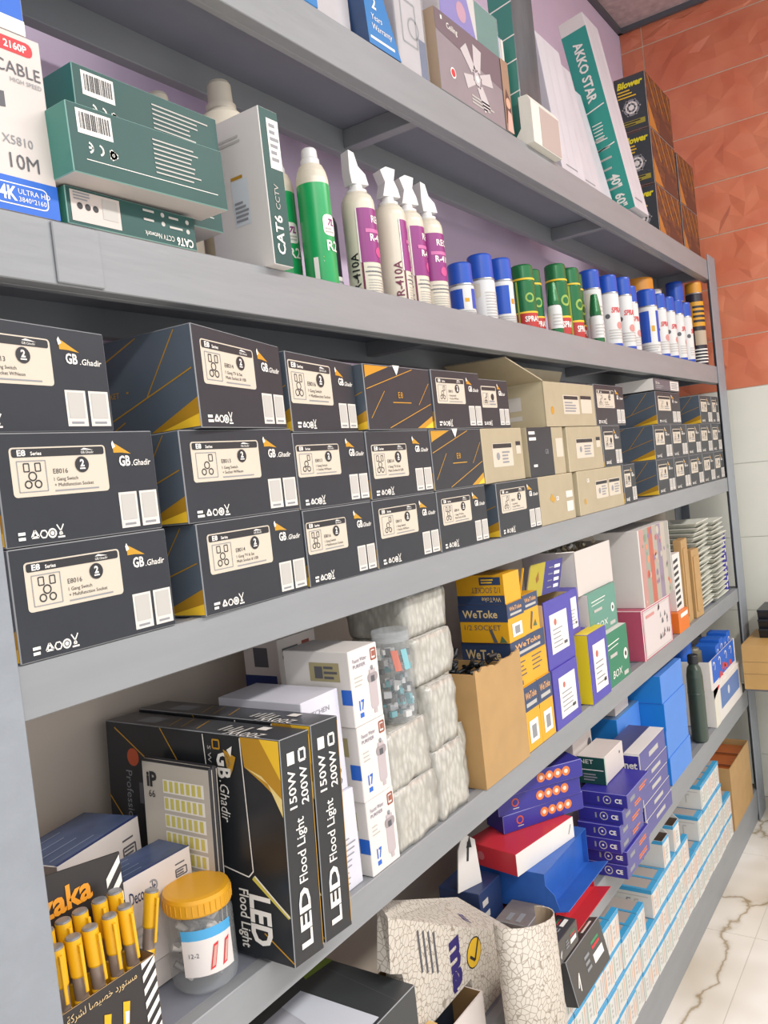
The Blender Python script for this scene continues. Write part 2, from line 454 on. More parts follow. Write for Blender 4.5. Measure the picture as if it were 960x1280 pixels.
# ---------------------------------------------------------------- third shelf: dark switch boxes
W_ = ink('#e9e6df'); K_ = ink('#26262a'); CREAM = ink('#cbc1b0'); GOLD = mat('gold_foil_print', '#c9982f', 0.35, metal=0.3); YEL = ink('#efc230'); GREY = ink('#8a8c90')
PAPER = ink('#d6d2cb'); LGREY = ink('#b9b6b0')
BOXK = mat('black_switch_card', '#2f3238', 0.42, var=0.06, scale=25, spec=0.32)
BOXK_SIDE = mat('slate_sheen_card', '#56606b', 0.3, var=0.05, scale=18)  # same black card, lightened to slate: side faces' gloss reflection painted into the colour
EDGE = mat('worn_card_edge', '#8b8d90', 0.6)
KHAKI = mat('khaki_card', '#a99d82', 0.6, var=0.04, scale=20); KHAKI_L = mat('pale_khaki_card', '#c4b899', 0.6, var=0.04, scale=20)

def logo(F, u, v, h):
    """gold swoosh over the maker's lettering"""
    F.poly([(u - 0.03, v + h * 2.3), (u - 0.005, v + h * 2.1), (u + 0.055, v + h * 1.5), (u + 0.09, v + h * 1.15), (u + 0.02, v + h * 1.3), (u - 0.03, v + h * 1.3)], GOLD)
    F.poly([(u - 0.04, v + h * 2.2), (u - 0.03, v + h * 2.5), (u - 0.015, v + h * 1.9), (u - 0.035, v + h * 1.7)], W_, 2)
    F.text('GB', u, v, h, W_, bold=0.03, stretch=0.75)
    F.text('.Ghadir', u + 0.085, v - h * 0.03, h * 0.62, W_, width=0.135, bold=0.01, shear=0.2)

def pictogram(F, u0, v0, u1, v1, kind):
    F.frame(u0, v0, u1, v1, 0.008, GREY, 2)
    um = (u0 + u1) / 2; h = v1 - v0
    F.ring(um, v0 + h * 0.5, h * 0.14, 0.012, K_, 2, 10)
    F.ring(um - 0.028, v0 + h * 0.24, h * 0.12, 0.012, K_, 2, 10); F.ring(um + 0.028, v0 + h * 0.24, h * 0.12, 0.012, K_, 2, 10)
    F.frame(um + 0.02, v0 + h * 0.66, um + 0.05, v0 + h * 0.92, 0.01, K_, 2)
    if kind != 1: F.frame(um - 0.045, v0 + h * 0.66, um - 0.015, v0 + h * 0.92, 0.01, K_, 2)

def care_marks(F, u, v, h, m=W_):
    F.lines(u - 0.07, v - h * 0.5, u - 0.01, v + h * 0.5, 2, m, 0.3)
    F.ring(u + 0.025, v, h * 0.45, h * 0.22, m, 1, 3, 90, 450)
    F.ring(u + 0.075, v, h * 0.4, h * 0.14, m, 1, 6)
    F.ring(u + 0.125, v, h * 0.42, h * 0.18, m, 1, 10); F.disc(u + 0.125, v, h * 0.22, m)
    F.path([(u + 0.155, v + h * 0.8), (u + 0.185, v - h * 0.2), (u + 0.165, v - h * 0.2), (u + 0.195, v + h * 0.8)], h * 0.13, m)
    F.rect(u + 0.155, v - h * 0.55, u + 0.197, v - h * 0.38, m)

def series_label(F, u0, v0, u1, v1, num, line1='1 Gang Switch', line2='+ Socket', kind=0):
    F.rrect(u0, v0, u1, v1, CREAM, 0.035)
    w = u1 - u0; h = v1 - v0
    F.rrect(u0 + w * 0.02, v1 - h * 0.2, u1 - w * 0.02, v1 - h * 0.03, K_, 0.02, 2)
    F.text('E8', u0 + w * 0.07, v1 - h * 0.17, h * 0.12, W_, l=3, bold=0.03, stretch=1.2); F.text('Series', u0 + w * 0.2, v1 - h * 0.165, h * 0.075, W_, l=3, bold=0.02)
    F.poly([(u0 + w * .72, v1 - h * .09), (u0 + w * .76, v1 - h * .05), (u0 + w * .86, v1 - h * .1)], W_, 3); F.text('GB.Ghadir', u0 + w * 0.72, v1 - h * 0.17, h * 0.055, W_, l=3)
    pictogram(F, u0 + w * 0.06, v0 + h * 0.1, u0 + w * 0.34, v0 + h * 0.72, kind)
    F.text(num, u0 + w * 0.41, v0 + h * 0.44, h * 0.105, K_, l=2)
    F.disc(u0 + w * 0.72, v0 + h * 0.6, h * 0.17, K_, 3); F.text('2', u0 + w * 0.72, v0 + h * 0.56, h * 0.15, W_, align='c', l=4, bold=0.04); F.rect(u0 + w * 0.69, v0 + h * 0.5, u0 + w * 0.75, v0 + h * 0.53, W_, 4)
    F.text(line1, u0 + w * 0.41, v0 + h * 0.29, h * 0.075, K_, l=2); F.text(line2, u0 + w * 0.41, v0 + h * 0.17, h * 0.075, K_, l=2)
    F.rect(u0 + w * 0.41, v0 + h * 0.07, u0 + w * 0.88, v0 + h * 0.1, GREY, 2)

def stickers(F, u0, v0, u1, v1):
    w = (u1 - u0)
    for a in (u0, u0 + w * 0.53):
        F.rect(a, v0, a + w * 0.46, v1, PAPER); F.rect(a + w * 0.05, v0 + (v1 - v0) * 0.22, a + w * 0.41, v1 - (v1 - v0) * 0.06, LGREY, 2)
        F.rect(a + w * 0.08, v0 + (v1 - v0) * 0.07, a + w * 0.36, v0 + (v1 - v0) * 0.13, GREY, 2)

def end_panel(F):
    F.poly([(0.02, 0.98), (0.02, 0.80), (0.36, 0.98)], GOLD); F.poly([(0.02, 0.80), (0.1, 0.86), (0.0, 0.78)], YEL, 2)
    F.poly([(0.72, 0.02), (0.98, 0.22), (0.98, 0.02)], GOLD); F.poly([(0.84, 0.02), (0.98, 0.13), (0.98, 0.02)], YEL, 2)
    for q in ((0.02, 0.62, 0.72, 0.97), (0.05, 0.18, 0.27, 0.6), (0.3, 0.03, 0.98, 0.42), (0.78, 0.4, 0.97, 0.76)): F.line(*q, 0.012, GOLD)
    F.text('E8', 0.5, 0.5, 0.1, GOLD, align='c', stretch=1.1); F.rect(0.38, 0.42, 0.66, 0.435, GOLD)

def side_panel(F):
    F.poly([(0.55, 0.02), (0.995, 0.3), (0.995, 0.02)], GOLD); F.poly([(0.65, 0.02), (0.995, 0.14), (0.995, 0.02)], YEL, 2)
    for q in ((0.2, 0.2, 0.97, 0.58), (0.55, 0.38, 0.85, 0.97), (0.05, 0.72, 0.5, 0.97), (0.1, 0.03, 0.32, 0.17)): F.line(*q, 0.014, GOLD)
    F.text('SOCKET', 0.1, 0.42, 0.06, GOLD); F.rect(0.36, 0.45, 0.38, 0.47, GOLD)

MODEL = [('E8016', '1 Gang Switch', '+ Multifunction Socket'), ('E8013', '1 Gang Switch', '+ Socket W/Neon'), ('E8014', '1 Gang TV & Sat', 'Multi Socket & USB')]
def switch_box(x0, w, h, d, z, rot, label, model=0, style='label', y=0.002, tab=False, lab=(0.075, 0.43, 0.655, 0.87), group='black switch boxes', bulge=0.0):
    """origin at the middle of the base"""
    mb = MB()
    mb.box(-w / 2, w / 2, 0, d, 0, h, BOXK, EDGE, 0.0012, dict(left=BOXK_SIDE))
    FS = box_faces(mb, -w / 2, w / 2, 0, d, 0, h); F = FS['front']
    if style == 'label':
        series_label(F, *lab, *MODEL[model], kind=model)
        logo(F, 0.74, 0.66, 0.1); stickers(F, 0.71, 0.05, 0.985, 0.40); care_marks(F, 0.14, 0.09, 0.09)
    elif style == 'end': end_panel(F)
    elif style == 'small':
        F.rrect(0.08, 0.42, 0.58, 0.86, CREAM, 0.03); F.rect(0.1, 0.77, 0.56, 0.84, K_, 2); pictogram(F, 0.13, 0.48, 0.3, 0.72, 1)
        F.disc(0.44, 0.64, 0.07, K_, 2); F.lines(0.33, 0.46, 0.55, 0.58, 2, GREY)
        logo(F, 0.66, 0.68, 0.1); stickers(F, 0.64, 0.06, 0.97, 0.4); care_marks(F, 0.16, 0.1, 0.08)
    side_panel(FS['left'])
    T = FS['top']; T.line(0.02, 0.5, 0.98, 0.5, 0.006, K_)
    if bulge:   # lid not fully closed: taller at its left end
        mb.v = [(a, b, c * (1 + bulge * (0.5 - a / w))) for a, b, c in mb.v]
    o = mb.build('switch_box', None, (x0 + w / 2, y, z), (0, 0, R_(rot)))
    tag(o, label, 'box', group)
    if tab:
        t = MB(); t.box(-0.028, 0.02, 0.012, 0.05, h + 0.0003, h + 0.0012, W_); t.prism([(-0.018, h + 0.0005), (0.004, h + 0.0005), (-0.007, h - 0.016)], -0.0012, -0.0006, W_)
        t.prism([(-0.018, h), (0.004, h), (0.004, h + 0.0012), (-0.018, h + 0.0012)], -0.0012, 0.0121, W_)
        tag(t.build('paper_tab', o), 'white paper tab over the top edge', None)
    return o

def khaki_box(x0, w, h, d, z, rot, label, style='label', y=0.002, light_left=True):
    mb = MB()
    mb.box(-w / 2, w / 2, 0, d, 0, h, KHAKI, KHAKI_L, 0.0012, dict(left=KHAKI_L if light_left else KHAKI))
    FS = box_faces(mb, -w / 2, w / 2, 0, d, 0, h); F = FS['front']; L = FS['left']
    if style == 'label':
        F.rrect(0.22, 0.28, 0.72, 0.72, CREAM, 0.03); F.rect(0.24, 0.63, 0.7, 0.71, K_, 2); F.disc(0.35, 0.48, 0.07, GREY, 2); F.lines(0.45, 0.33, 0.68, 0.58, 4, GREY)
        F.rect(0.82, 0.5, 0.94, 0.66, CREAM); F.rect(0.82, 0.66, 0.94, 0.74, K_)
    elif style == 'pair':
        for u in (0.36, 0.66):
            F.rrect(u, 0.3, u + 0.27, 0.72, CREAM, 0.03); F.rect(u + 0.01, 0.63, u + 0.26, 0.7, K_, 2); F.disc(u + 0.08, 0.48, 0.07, GREY, 2); F.lines(u + 0.13, 0.35, u + 0.25, 0.6, 4, GREY)
        F.disc(0.12, 0.3, 0.07, GOLD); F.text('GB', 0.18, 0.72, 0.09, W_, bold=0.02)
    elif style == 'gold':
        F.poly([(0.3, 0.5), (0.36, 0.62), (0.45, 0.5), (0.4, 0.42)], GOLD); F.text('GB', 0.46, 0.46, 0.09, W_, bold=0.02); F.rect(0.76, 0.18, 0.95, 0.4, PAPER)
        F.rect(0.76, 0.48, 0.95, 0.62, PAPER)
    elif style == 'darkpanel':
        F.rect(0.0, 0.0, 0.66, 1.0, BOXK); F.rect(0.04, 0.86, 0.2, 0.92, W_, 2); F.rect(0.04, 0.74, 0.22, 0.8, W_, 2); F.rect(0.1, 0.2, 0.2, 0.25, W_, 2); F.text('GB', 0.44, 0.45, 0.1, GREY, l=2)
        F.rect(0.76, 0.36, 0.96, 0.76, CREAM)
    if light_left:
        L.rect(0.3, 0.45, 0.62, 0.72, PAPER); L.rect(0.3, 0.2, 0.6, 0.24, PAPER)
    o = mb.build('socket_box', None, (x0 + w / 2, y, z), (0, 0, R_(rot)))
    return tag(o, label, 'box', 'khaki socket boxes')

zb = S_C[0] + 0.0004; hb = 0.1155
def zrow(k): return zb + k * (hb + 0.0012)
h2 = 0.1185
def zr2(k): return zb + k * (h2 + 0.0012)
A_ = 'black cream-labelled switch box, '
# bottom row
switch_box(0.479, 0.207, h2, 0.19, zr2(0), 0, A_ + 'first in the bottom row beside the left post', 0, y=-0.003)
switch_box(0.732, 0.214, h2, 0.19, zr2(0), 2, A_ + 'second in the bottom row with gold side corner showing', 2, y=-0.004)
switch_box(0.953, 0.178, hb, 0.19, zrow(0), 0, A_ + 'third from the left in the bottom row', 0, lab=(0.02, 0.42, 0.58, 0.84))
switch_box(1.134, 0.207, hb, 0.19, zrow(0), 0, A_ + 'fourth from the left in the bottom row', 1)
switch_box(1.344, 0.197, hb, 0.19, zrow(0), 0, A_ + 'fifth in the bottom row below the gold cornered end panel', 2)
switch_box(1.582, 0.217, hb, 0.19, zrow(0), 0, A_ + 'sixth in the bottom row just left of a plain khaki box', 1, y=-0.003)
khaki_box(1.803, 0.222, hb, 0.18, zrow(0), 0, 'plain khaki box with small gold emblem in the bottom row', 'gold', light_left=False)
khaki_box(2.058, 0.35, hb, 0.18, zrow(0), 0, 'wide khaki box with two cream labels in the bottom row', 'pair')
switch_box(2.425, 0.115, hb, 0.19, zrow(0), 0, 'narrow black switch box in the bottom row right of the wide khaki box', 1, 'small', y=0.004)
# middle row
switch_box(0.479, 0.204, h2, 0.19, zr2(1), 0, A_ + 'first in the middle row, partly cut by the photo edge', 0, y=-0.003)
switch_box(0.722, 0.223, h2, 0.19, zr2(1), 1.5, A_ + 'second in the middle row under the turned top box', 1, y=-0.004)
switch_box(0.950, 0.182, hb, 0.19, zrow(1), 0, A_ + 'third from the left in the middle row', 1, lab=(0.02, 0.42, 0.6, 0.84))
switch_box(1.136, 0.203, hb, 0.19, zrow(1), 0, A_ + 'fourth in the middle row with a plainer label', 2, lab=(0.06, 0.3, 0.6, 0.8))
switch_box(1.343, 0.204, hb, 0.19, zrow(1), 0, 'black switch box showing gold cornered end panel in the middle row', 0, 'end', tab=True)
khaki_box(1.55, 0.196, hb, 0.18, zrow(1), 0, 'khaki box with cream label in the middle row beside the end panel box', 'label', light_left=False)
khaki_box(1.775, 0.215, hb, 0.18, zrow(1), 0, 'khaki box with dark printed panel in the middle row', 'darkpanel')
khaki_box(2.015, 0.252, hb, 0.18, zrow(1), 0, 'khaki box in the middle row under the open khaki carton', 'label')
switch_box(2.275, 0.155, hb, 0.19, zrow(1), 0, 'short black switch box in the middle row right of the khaki boxes', 1, 'small')
# top row
switch_box(0.425, 0.209, hb - 0.003, 0.19, zr2(2), 0, A_ + 'first in the top row, cut by the photo edge', 1, y=0.003, bulge=0.09)
switch_box(0.752, 0.19, hb + 0.004, 0.19, zr2(2), 6, A_ + 'second in the top row, turned so its gold striped side shows', 2, y=-0.008, bulge=0.12)
switch_box(0.955, 0.18, hb - 0.003, 0.17, zrow(2), 3, A_ + 'third in the top row with peeling label', 0, y=0.008, bulge=0.08, lab=(0.02, 0.36, 0.63, 0.9))
switch_box(1.144, 0.22, hb * 0.97, 0.19, zrow(2), 1, 'black switch box showing gold cornered end panel in the top row', 0, 'end', tab=True, y=0.0)
switch_box(1.368, 0.193, hb * 0.98, 0.19, zrow(2), 0, A_ + 'fifth in the top row right of the end panel box', 1, y=0.0)
switch_box(1.566, 0.14, hb * 0.9, 0.19, zrow(2), 0, 'small black switch box in the top row left of the open carton', 1, 'small', y=0.006)
# open khaki carton on the top row
def open_carton():
    w, d, h = 0.34, 0.18, 0.11; t = 0.003
    root = tag(empty('open_carton', (1.892 + w / 2, 0.0, zrow(2))), 'open khaki carton with raised lid flaps in the top row', 'carton', 'khaki socket boxes')
    b = MB()
    b.box(-w / 2, w / 2, 0, t, 0, h, KHAKI); b.box(-w / 2, w / 2, d - t, d, 0, h, KHAKI); b.box(-w / 2, -w / 2 + t, t, d - t, 0, h, KHAKI_L); b.box(w / 2 - t, w / 2, t, d - t, 0, h, KHAKI_L); b.box(-w / 2 + t, w / 2 - t, t, d - t, 0, t, KHAKI)
    F = Face(b, (-w / 2, 0, 0), (1, 0, 0), (0, 0, 1), w, h)
    F.rrect(0.34, 0.28, 0.66, 0.72, CREAM, 0.03); F.rect(0.36, 0.62, 0.64, 0.7, K_, 2); F.lines(0.37, 0.32, 0.62, 0.58, 4, GREY); F.rrect(0.7, 0.3, 0.93, 0.72, CREAM, 0.03); F.disc(0.13, 0.36, 0.09, GOLD); F.rect(0.7, 0.64, 0.93, 0.72, K_, 2)
    L = Face(b, (-w / 2, d, 0), (0, -1, 0), (0, 0, 1), d, h); L.rect(0.42, 0.42, 0.66, 0.72, PAPER); L.rect(0.42, 0.2, 0.66, 0.3, PAPER)
    b.build('carton_body', root)
    f = MB(); f.prism([(0, h), (0.004, h), (-0.015, h + 0.05), (-0.02, h + 0.05)], -w / 2 + 0.01, w / 2 - 0.01, KHAKI_L, 'x'); f.build('lid_flap', root, (0, d * 0.55, -0.001))
    f = MB(); f.add([(-w / 2, 0.0, h), (-w / 2, d, h), (-w / 2 - 0.15, d, h + 0.055), (-w / 2 - 0.15, 0.02, h + 0.05), (-w / 2, 0.0, h + 0.003), (-w / 2, d, h + 0.003), (-w / 2 - 0.15, d, h + 0.058), (-w / 2 - 0.15, 0.02, h + 0.053)],
                    [(0, 1, 2, 3), (7, 6, 5, 4), (0, 3, 7, 4), (3, 2, 6, 7), (2, 1, 5, 6), (1, 0, 4, 5)], KHAKI)
    # the big rear flap standing up and folded
    f.build('side_flap', root)
    f = MB(); f.add([(-w / 2, d, h), (w / 2, d, h), (w / 2 - 0.12, d - 0.02, h + 0.075), (-w / 2 - 0.1, d - 0.02, h + 0.06), (-w / 2, d - 0.004, h), (w / 2, d - 0.004, h), (w / 2 - 0.12, d - 0.024, h + 0.075), (-w / 2 - 0.1, d - 0.024, h + 0.06)],
                    [(0, 1, 2, 3), (7, 6, 5, 4), (0, 3, 7, 4), (3, 2, 6, 7), (2, 1, 5, 6), (1, 0, 4, 5)], KHAKI)
    f.build('rear_flap', root)
open_carton()
switch_box(2.242, 0.25, hb, 0.19, zrow(2), 0, 'black switch box in the top row right of the open carton', 1, 'label')
# the far block by the right post, three rows
P_ = 'black switch box in the far block, '
spots = [(2.77, 0.205), (2.98, 0.20), (3.185, 0.195), (3.385, 0.185), (3.575, 0.165)]
for k, nm in enumerate(('bottom', 'middle', 'top')):
    for i, (x, w) in enumerate(spots):
        if k == 2: x, w = [(2.83, 0.30), (3.14, 0.2), (3.42, 0.19), (3.615, 0.12), (0, 0)][i]
        if not w or (k == 2 and i == 1): continue
        switch_box(x, w, hb - 0.004 * (k == 2), 0.19, zrow(k), 0, P_ + ['first', 'second', 'third', 'fourth', 'fifth'][i - (k == 2 and i > 1)] + ' from the left in its %s row' % nm, i % 3, 'small', y=0.004)
# one flat box lying across the far block's top
mb = MB(); mb.box(-0.16, 0.16, 0, 0.13, 0, 0.04, BOXK, EDGE, 0.001, dict(left=W_))
F = Face(mb, (-0.16, 0, 0), (1, 0, 0), (0, 0, 1), 0.32, 0.04); F.rect(0.03, 0.08, 0.97, 0.92, BOXK_SIDE); F.text('E8 Series', 0.08, 0.55, 0.22, W_); F.lines(0.08, 0.15, 0.4, 0.48, 2, GREY); F.rect(0.62, 0.1, 0.96, 0.9, PAPER, 2); F.lines(0.66, 0.2, 0.92, 0.8, 4, GREY, l=3)
tag(mb.build('flat_switch_box', None, (2.99, 0.006, zrow(2) + hb)), 'flat black box with white end lying on the far block of boxes', 'box')

# ---------------------------------------------------------------- second shelf: cable boxes, bottles, gas and spray cans
ZB = SB[0] + 0.0004
TEAL = mat('dark_teal_card', '#2a504c', 0.42, var=0.05, scale=12, spec=0.28); TEAL_L = mat('teal_card_side', '#3f8478', 0.3); TEAL_E = mat('teal_card_edge', '#7fa9a0', 0.5)
WCARD = mat('white_card', '#dcd8d3', 0.45, var=0.02, scale=10); WCARD2 = mat('warm_white_card', '#cfc6c0', 0.5, var=0.02, scale=10)
BLUE = ink('#1f62c4'); RED = ink('#cf3036'); DGREY = ink('#55555a')

def cable_box_white():
    w, d, h = 0.30, 0.12, 0.196
    mb = MB(); mb.box(-0.235, 0, 0, d, 0, h, WCARD2, None, 0.001)
    F = Face(mb, (-w, 0, 0), (1, 0, 0), (0, 0, 1), w, h)
    F.rect(0.22, 0, 1, 0.19, BLUE); F.rrect(0.745, 0.035, 0.955, 0.155, W_, 0.03, 2); F.rrect(0.75, 0.042, 0.95, 0.148, BLUE, 0.025, 3)
    F.text('4K', 0.762, 0.06, 0.075, W_, bold=0.03, l=4, stretch=0.8); F.text('ULTRA HD', 0.835, 0.10, 0.03, W_, l=4); F.text('3840*2160', 0.835, 0.058, 0.028, W_, l=4)
    F.text('10M', 0.82, 0.24, 0.085, DGREY, stretch=1.0); F.text('X5810', 0.80, 0.37, 0.05, GREY)
    F.rrect(0.66, 0.885, 0.965, 0.965, RED, 0.035); F.text('2160P', 0.85, 0.905, 0.04, W_, bold=0.03)
    F.text('CABLE', 0.985, 0.765, 0.07, DGREY, align='r'); F.text('HIGH SPEED', 0.985, 0.72, 0.026, GREY, align='r')
    F.poly([(0.5, 0.50), (0.83, 0.565), (0.83, 0.65), (0.5, 0.60)], DGREY); F.poly([(0.5, 0.72), (0.7, 0.74), (0.62, 0.68), (0.5, 0.66)], K_); F.rect(0.46, 0.42, 0.58, 0.52, DGREY)
    tag(mb.build('cable_box', None, (0.594, 0.0004, ZB)), 'white and blue cable box with red corner badge standing at the left edge', 'box')
    w, d, h = 0.22, 0.12, 0.10
    mb = MB(); mb.box(-w, 0, 0, d, 0, h, WCARD, None, 0.001, dict(front=BLUE, right=BLUE))
    F = Face(mb, (-w, 0, 0), (1, 0, 0), (0, 0, 1), w, h); F.rect(0, 0, 1, 0.16, W_)
    B = Face(mb, (-w, d, 0), (1, 0, 0), (0, -1, 0), w, d); B.disc(0.84, 0.6, 0.1, DGREY); B.disc(0.82, 0.6, 0.09, RED, 2)
    tag(mb.build('cable_box', None, (0.578, 0.0004, ZB + 0.1965)), 'blue box with white base lying on top of the white cable box', 'box')
cable_box_white()

def teal_box(loc, rot, w, d, h, label, style):
    mb = MB(); mb.box(0, w, 0, d, 0, h, TEAL, TEAL_E, 0.001, dict(left=TEAL_L, bottom=WCARD2))
    F = Face(mb, (0, 0, 0), (1, 0, 0), (0, 0, 1), w, h)
    if style == 'back':
        F.barcode(0.05, 0.58, 0.25, 0.93, W_, K_, 1)
        F.ring(0.10, 0.40, 0.07, 0.03, W_, 1, 8, -80, 80); F.line(0.10, 0.40, 0.125, 0.40, 0.03, W_); F.ring(0.16, 0.40, 0.07, 0.03, W_, 1, 8, -80, 80); F.ring(0.24, 0.38, 0.075, 0.05, W_, 1, 3); F.ring(0.24, 0.38, 0.05, 0.04, W_, 1, 6)
        F.line(0.08, 0.22, 0.93, 0.22, 0.012, W_)
        F.lines(0.5, 0.28, 0.92, 0.86, 8, LGREY, 0.16)
    else:
        F.rect(0.03, 0.1, 0.38, 0.92, ink('#c9bfb8')); F.rect(0.25, 0.3, 0.36, 0.85, LGREY, 2)
        for k in range(3): F.disc(0.09 + 0.055 * k, 0.52, 0.09, K_, 2)
        F.lines(0.05, 0.66, 0.2, 0.9, 3, GREY)
        F.text('CAT6', 0.965, 0.28, 0.24, W_, rot=180, bold=0.03, stretch=0.8); F.text('CCTV Network', 0.80, 0.27, 0.16, W_, rot=180, width=0.24)
        for u, v in ((0.93, 0.52), (0.93, 0.8), (0.72, 0.58), (0.72, 0.84)): F.disc(u, v, 0.07, LGREY); F.lines(u - 0.16, v - 0.05, u - 0.03, v + 0.08, 1, LGREY)
    return tag(mb.build('cable_box', None, loc, rot), label, 'box', 'dark teal cable boxes')
teal_box((0.603, -0.001, ZB), (0, 0, 0), 0.195, 0.095, 0.043, 'dark teal cable box with white sticker, lowest of the teal stack', 'front')
teal_box((0.592, -0.036, ZB + 0.0446), (0, R_(-1.2), 0), 0.236, 0.052, 0.077, 'dark teal cable box with barcode, jutting forward mid stack', 'back')
teal_box((0.64, 0.022, ZB + 0.0436), (0, 0, 0), 0.236, 0.06, 0.0785, 'teal cable box tucked behind the jutting one, under the topmost', 'back')
teal_box((0.652, 0.024, ZB + 0.1228), (0, 0, 0), 0.236, 0.062, 0.083, 'dark teal cable box with barcode, topmost of the teal stack', 'back')

def upright_cable_box():
    w, d, h = 0.042, 0.115, 0.226
    mb = MB(); mb.box(0, w, 0, d, 0, h, WCARD, None, 0.001, dict(front=TEAL, right=TEAL))
    F = Face(mb, (0, 0, 0), (1, 0, 0), (0, 0, 1), w, h); F.rect(0.35, 0.62, 0.95, 0.94, W_); F.lines(0.45, 0.66, 0.9, 0.92, 6, GREY)
    F.text('CAT6', 0.62, 0.07, 0.075, W_, rot=90, bold=0.02); F.text('CCTV', 0.60, 0.36, 0.045, LGREY, rot=90)
    L = Face(mb, (0, d, 0), (0, -1, 0), (0, 0, 1), d, h); L.rect(0.42, 0.6, 0.62, 0.62, GOLD); L.rect(0.42, 0.3, 0.7, 0.59, ink('#cfd6db')); L.lines(0.45, 0.32, 0.68, 0.46, 5, GREY, l=3); L.lines(0.2, 0.82, 0.8, 0.88, 2, LGREY)
    tag(mb.build('cable_box', None, (0.932, -0.018, ZB), (0, 0, 0)), 'white box with dark teal front standing on end before the bottle', 'box')
upright_cable_box()

BOTTLE = mat('cream_plastic', '#d5ccbb', 0.4)
def round_bottle(x, y, r, h, label, group=None):
    root = tag(empty('plastic_bottle', (x, y, ZB)), label, 'bottle', group)
    b = MB(); b.lathe([(r * 0.9, 0), (r, 0.006), (r, h * 0.64), (r * 0.97, h * 0.70), (r * 0.86, h * 0.77), (r * 0.66, h * 0.835), (r * 0.42, h * 0.87)], BOTTLE); b.build('bottle_body', root)
    b = MB(); b.lathe([(r * 0.46, h * 0.865), (r * 0.46, h * 0.89), (r * 0.38, h * 0.895), (r * 0.36, h * 0.985), (r * 0.31, h)], BOTTLE); b.build('cap', root)
round_bottle(1.042, 0.152, 0.054, 0.352, 'cream plastic bottle with stepped cap behind the white upright box')
round_bottle(0.945, 0.195, 0.046, 0.318, 'cream bottle whose cap shows between teal boxes and larger bottle')

CANW = mat('cream_can_paint', '#d6cfbd', 0.3, var=0.03, scale=14); CANWH = mat('white_can_paint', '#d8d8d6', 0.3)
MAG = mat('magenta_can_print', '#8a2f79', 0.35); PINK = ink('#c56aa0'); MAROON = ink('#6a2440')
GREEN = mat('green_can_paint', '#1ea05a', 0.28, var=0.05, scale=20); DGREEN = mat('dark_green_can_paint', '#1f6b3c', 0.25, metal=0.2); BCAP = mat('blue_plastic_cap', '#1d4fb4', 0.3); STEEL = mat('tin_rim', '#a9adb0', 0.3, metal=0.8)

def can_body(b, r, h, m, shoulder=0.02, neck=0.5):
    b.lathe([(r * 0.93, 0), (r * 0.98, 0.002), (r, 0.006), (r, h - shoulder), (r * 0.97, h - shoulder * 0.75), (r * 0.86, h - shoulder * 0.35), (r * neck, h)], m, 28)

def gas_can(x, y, turn, kind, label):
    root = tag(empty('gas_can', (x, y, ZB), (0, 0, R_(turn))), label, 'can', 'cream gas cans with magenta labels')
    r, h = 0.030, 0.190
    b = MB(); can_body(b, r, h, CANW, 0.022, 0.62)
    Wp = Wrap(b, r, 0, h - 0.022, 203, 345)
    Wp.rect(0, 0.36, 1, 0.93, MAG); Wp.rect(0, 0.36, 0.03, 0.93, W_, 2)
    Wp.text('REC', 0.38, 0.78, 0.075, W_, bold=0.02, stretch=0.95); Wp.text('R-410A', 0.30, 0.585, 0.075, W_, bold=0.03, width=0.66); Wp.rect(0.2, 0.67, 0.9, 0.71, PINK, 2); Wp.disc(0.55, 0.47, 0.055, ink('#c64a86'), 2)
    Wp.rect(0.02, 0.0, 0.07, 0.36, MAROON); Wp.lines(0.15, 0.2, 0.95, 0.33, 3, GREY, 0.12); Wp.rect(0.1, 0.255, 0.98, 0.265, DGREY, 2); Wp.lines(0.15, 0.02, 0.95, 0.19, 6, LGREY, 0.15)
    V = Wrap(b, r, 0, h - 0.022, 165, 199); V.text('R-410A', 0.97, 0.08, 0.092, MAROON if kind else K_, rot=90, bold=0.015)
    b.build('can_body', root)
    b = MB(); b.lathe([(r * 0.64, h - 0.002), (r * 0.64, h + 0.004), (r * 0.42, h + 0.006), (r * 0.40, h + 0.02), (0.006, h + 0.022)], CANWH, 20); ring = b.build('valve_ring', root)
    b = MB(); z = h + 0.014
    top = {0: [(-0.012, 0), (0.016, 0), (0.012, 0.018), (0.001, 0.03), (-0.004, 0.052), (-0.013, 0.056), (-0.014, 0.02)],
           1: [(-0.014, 0), (0.017, 0), (0.014, 0.015), (0.008, 0.03), (0.012, 0.05), (-0.004, 0.053), (-0.015, 0.046), (-0.008, 0.025)]}[kind % 2]
    b.prism([(a * 1.3, z + c * 1.05) for a, c in top], -0.012, 0.012, CANWH); o = b.build('nozzle', ring)
    bv = o.modifiers.new('round', 'BEVEL'); bv.width = 0.003; bv.segments = 2
    o.rotation_euler = (0, 0, R_(-turn - 20))
gas_can(1.259, 0.05, 0, 0, 'first cream gas can with magenta label, tall hooked nozzle, beside green cans')
gas_can(1.362, 0.05, 40, 1, 'second cream gas can, its plain side and black lettering towards the aisle')
gas_can(1.428, 0.05, 8, 3, 'third cream gas can with maroon lettering, label half hidden')
gas_can(1.503, 0.05, -18, 2, 'fourth cream gas can, beside the blue-capped sprays')

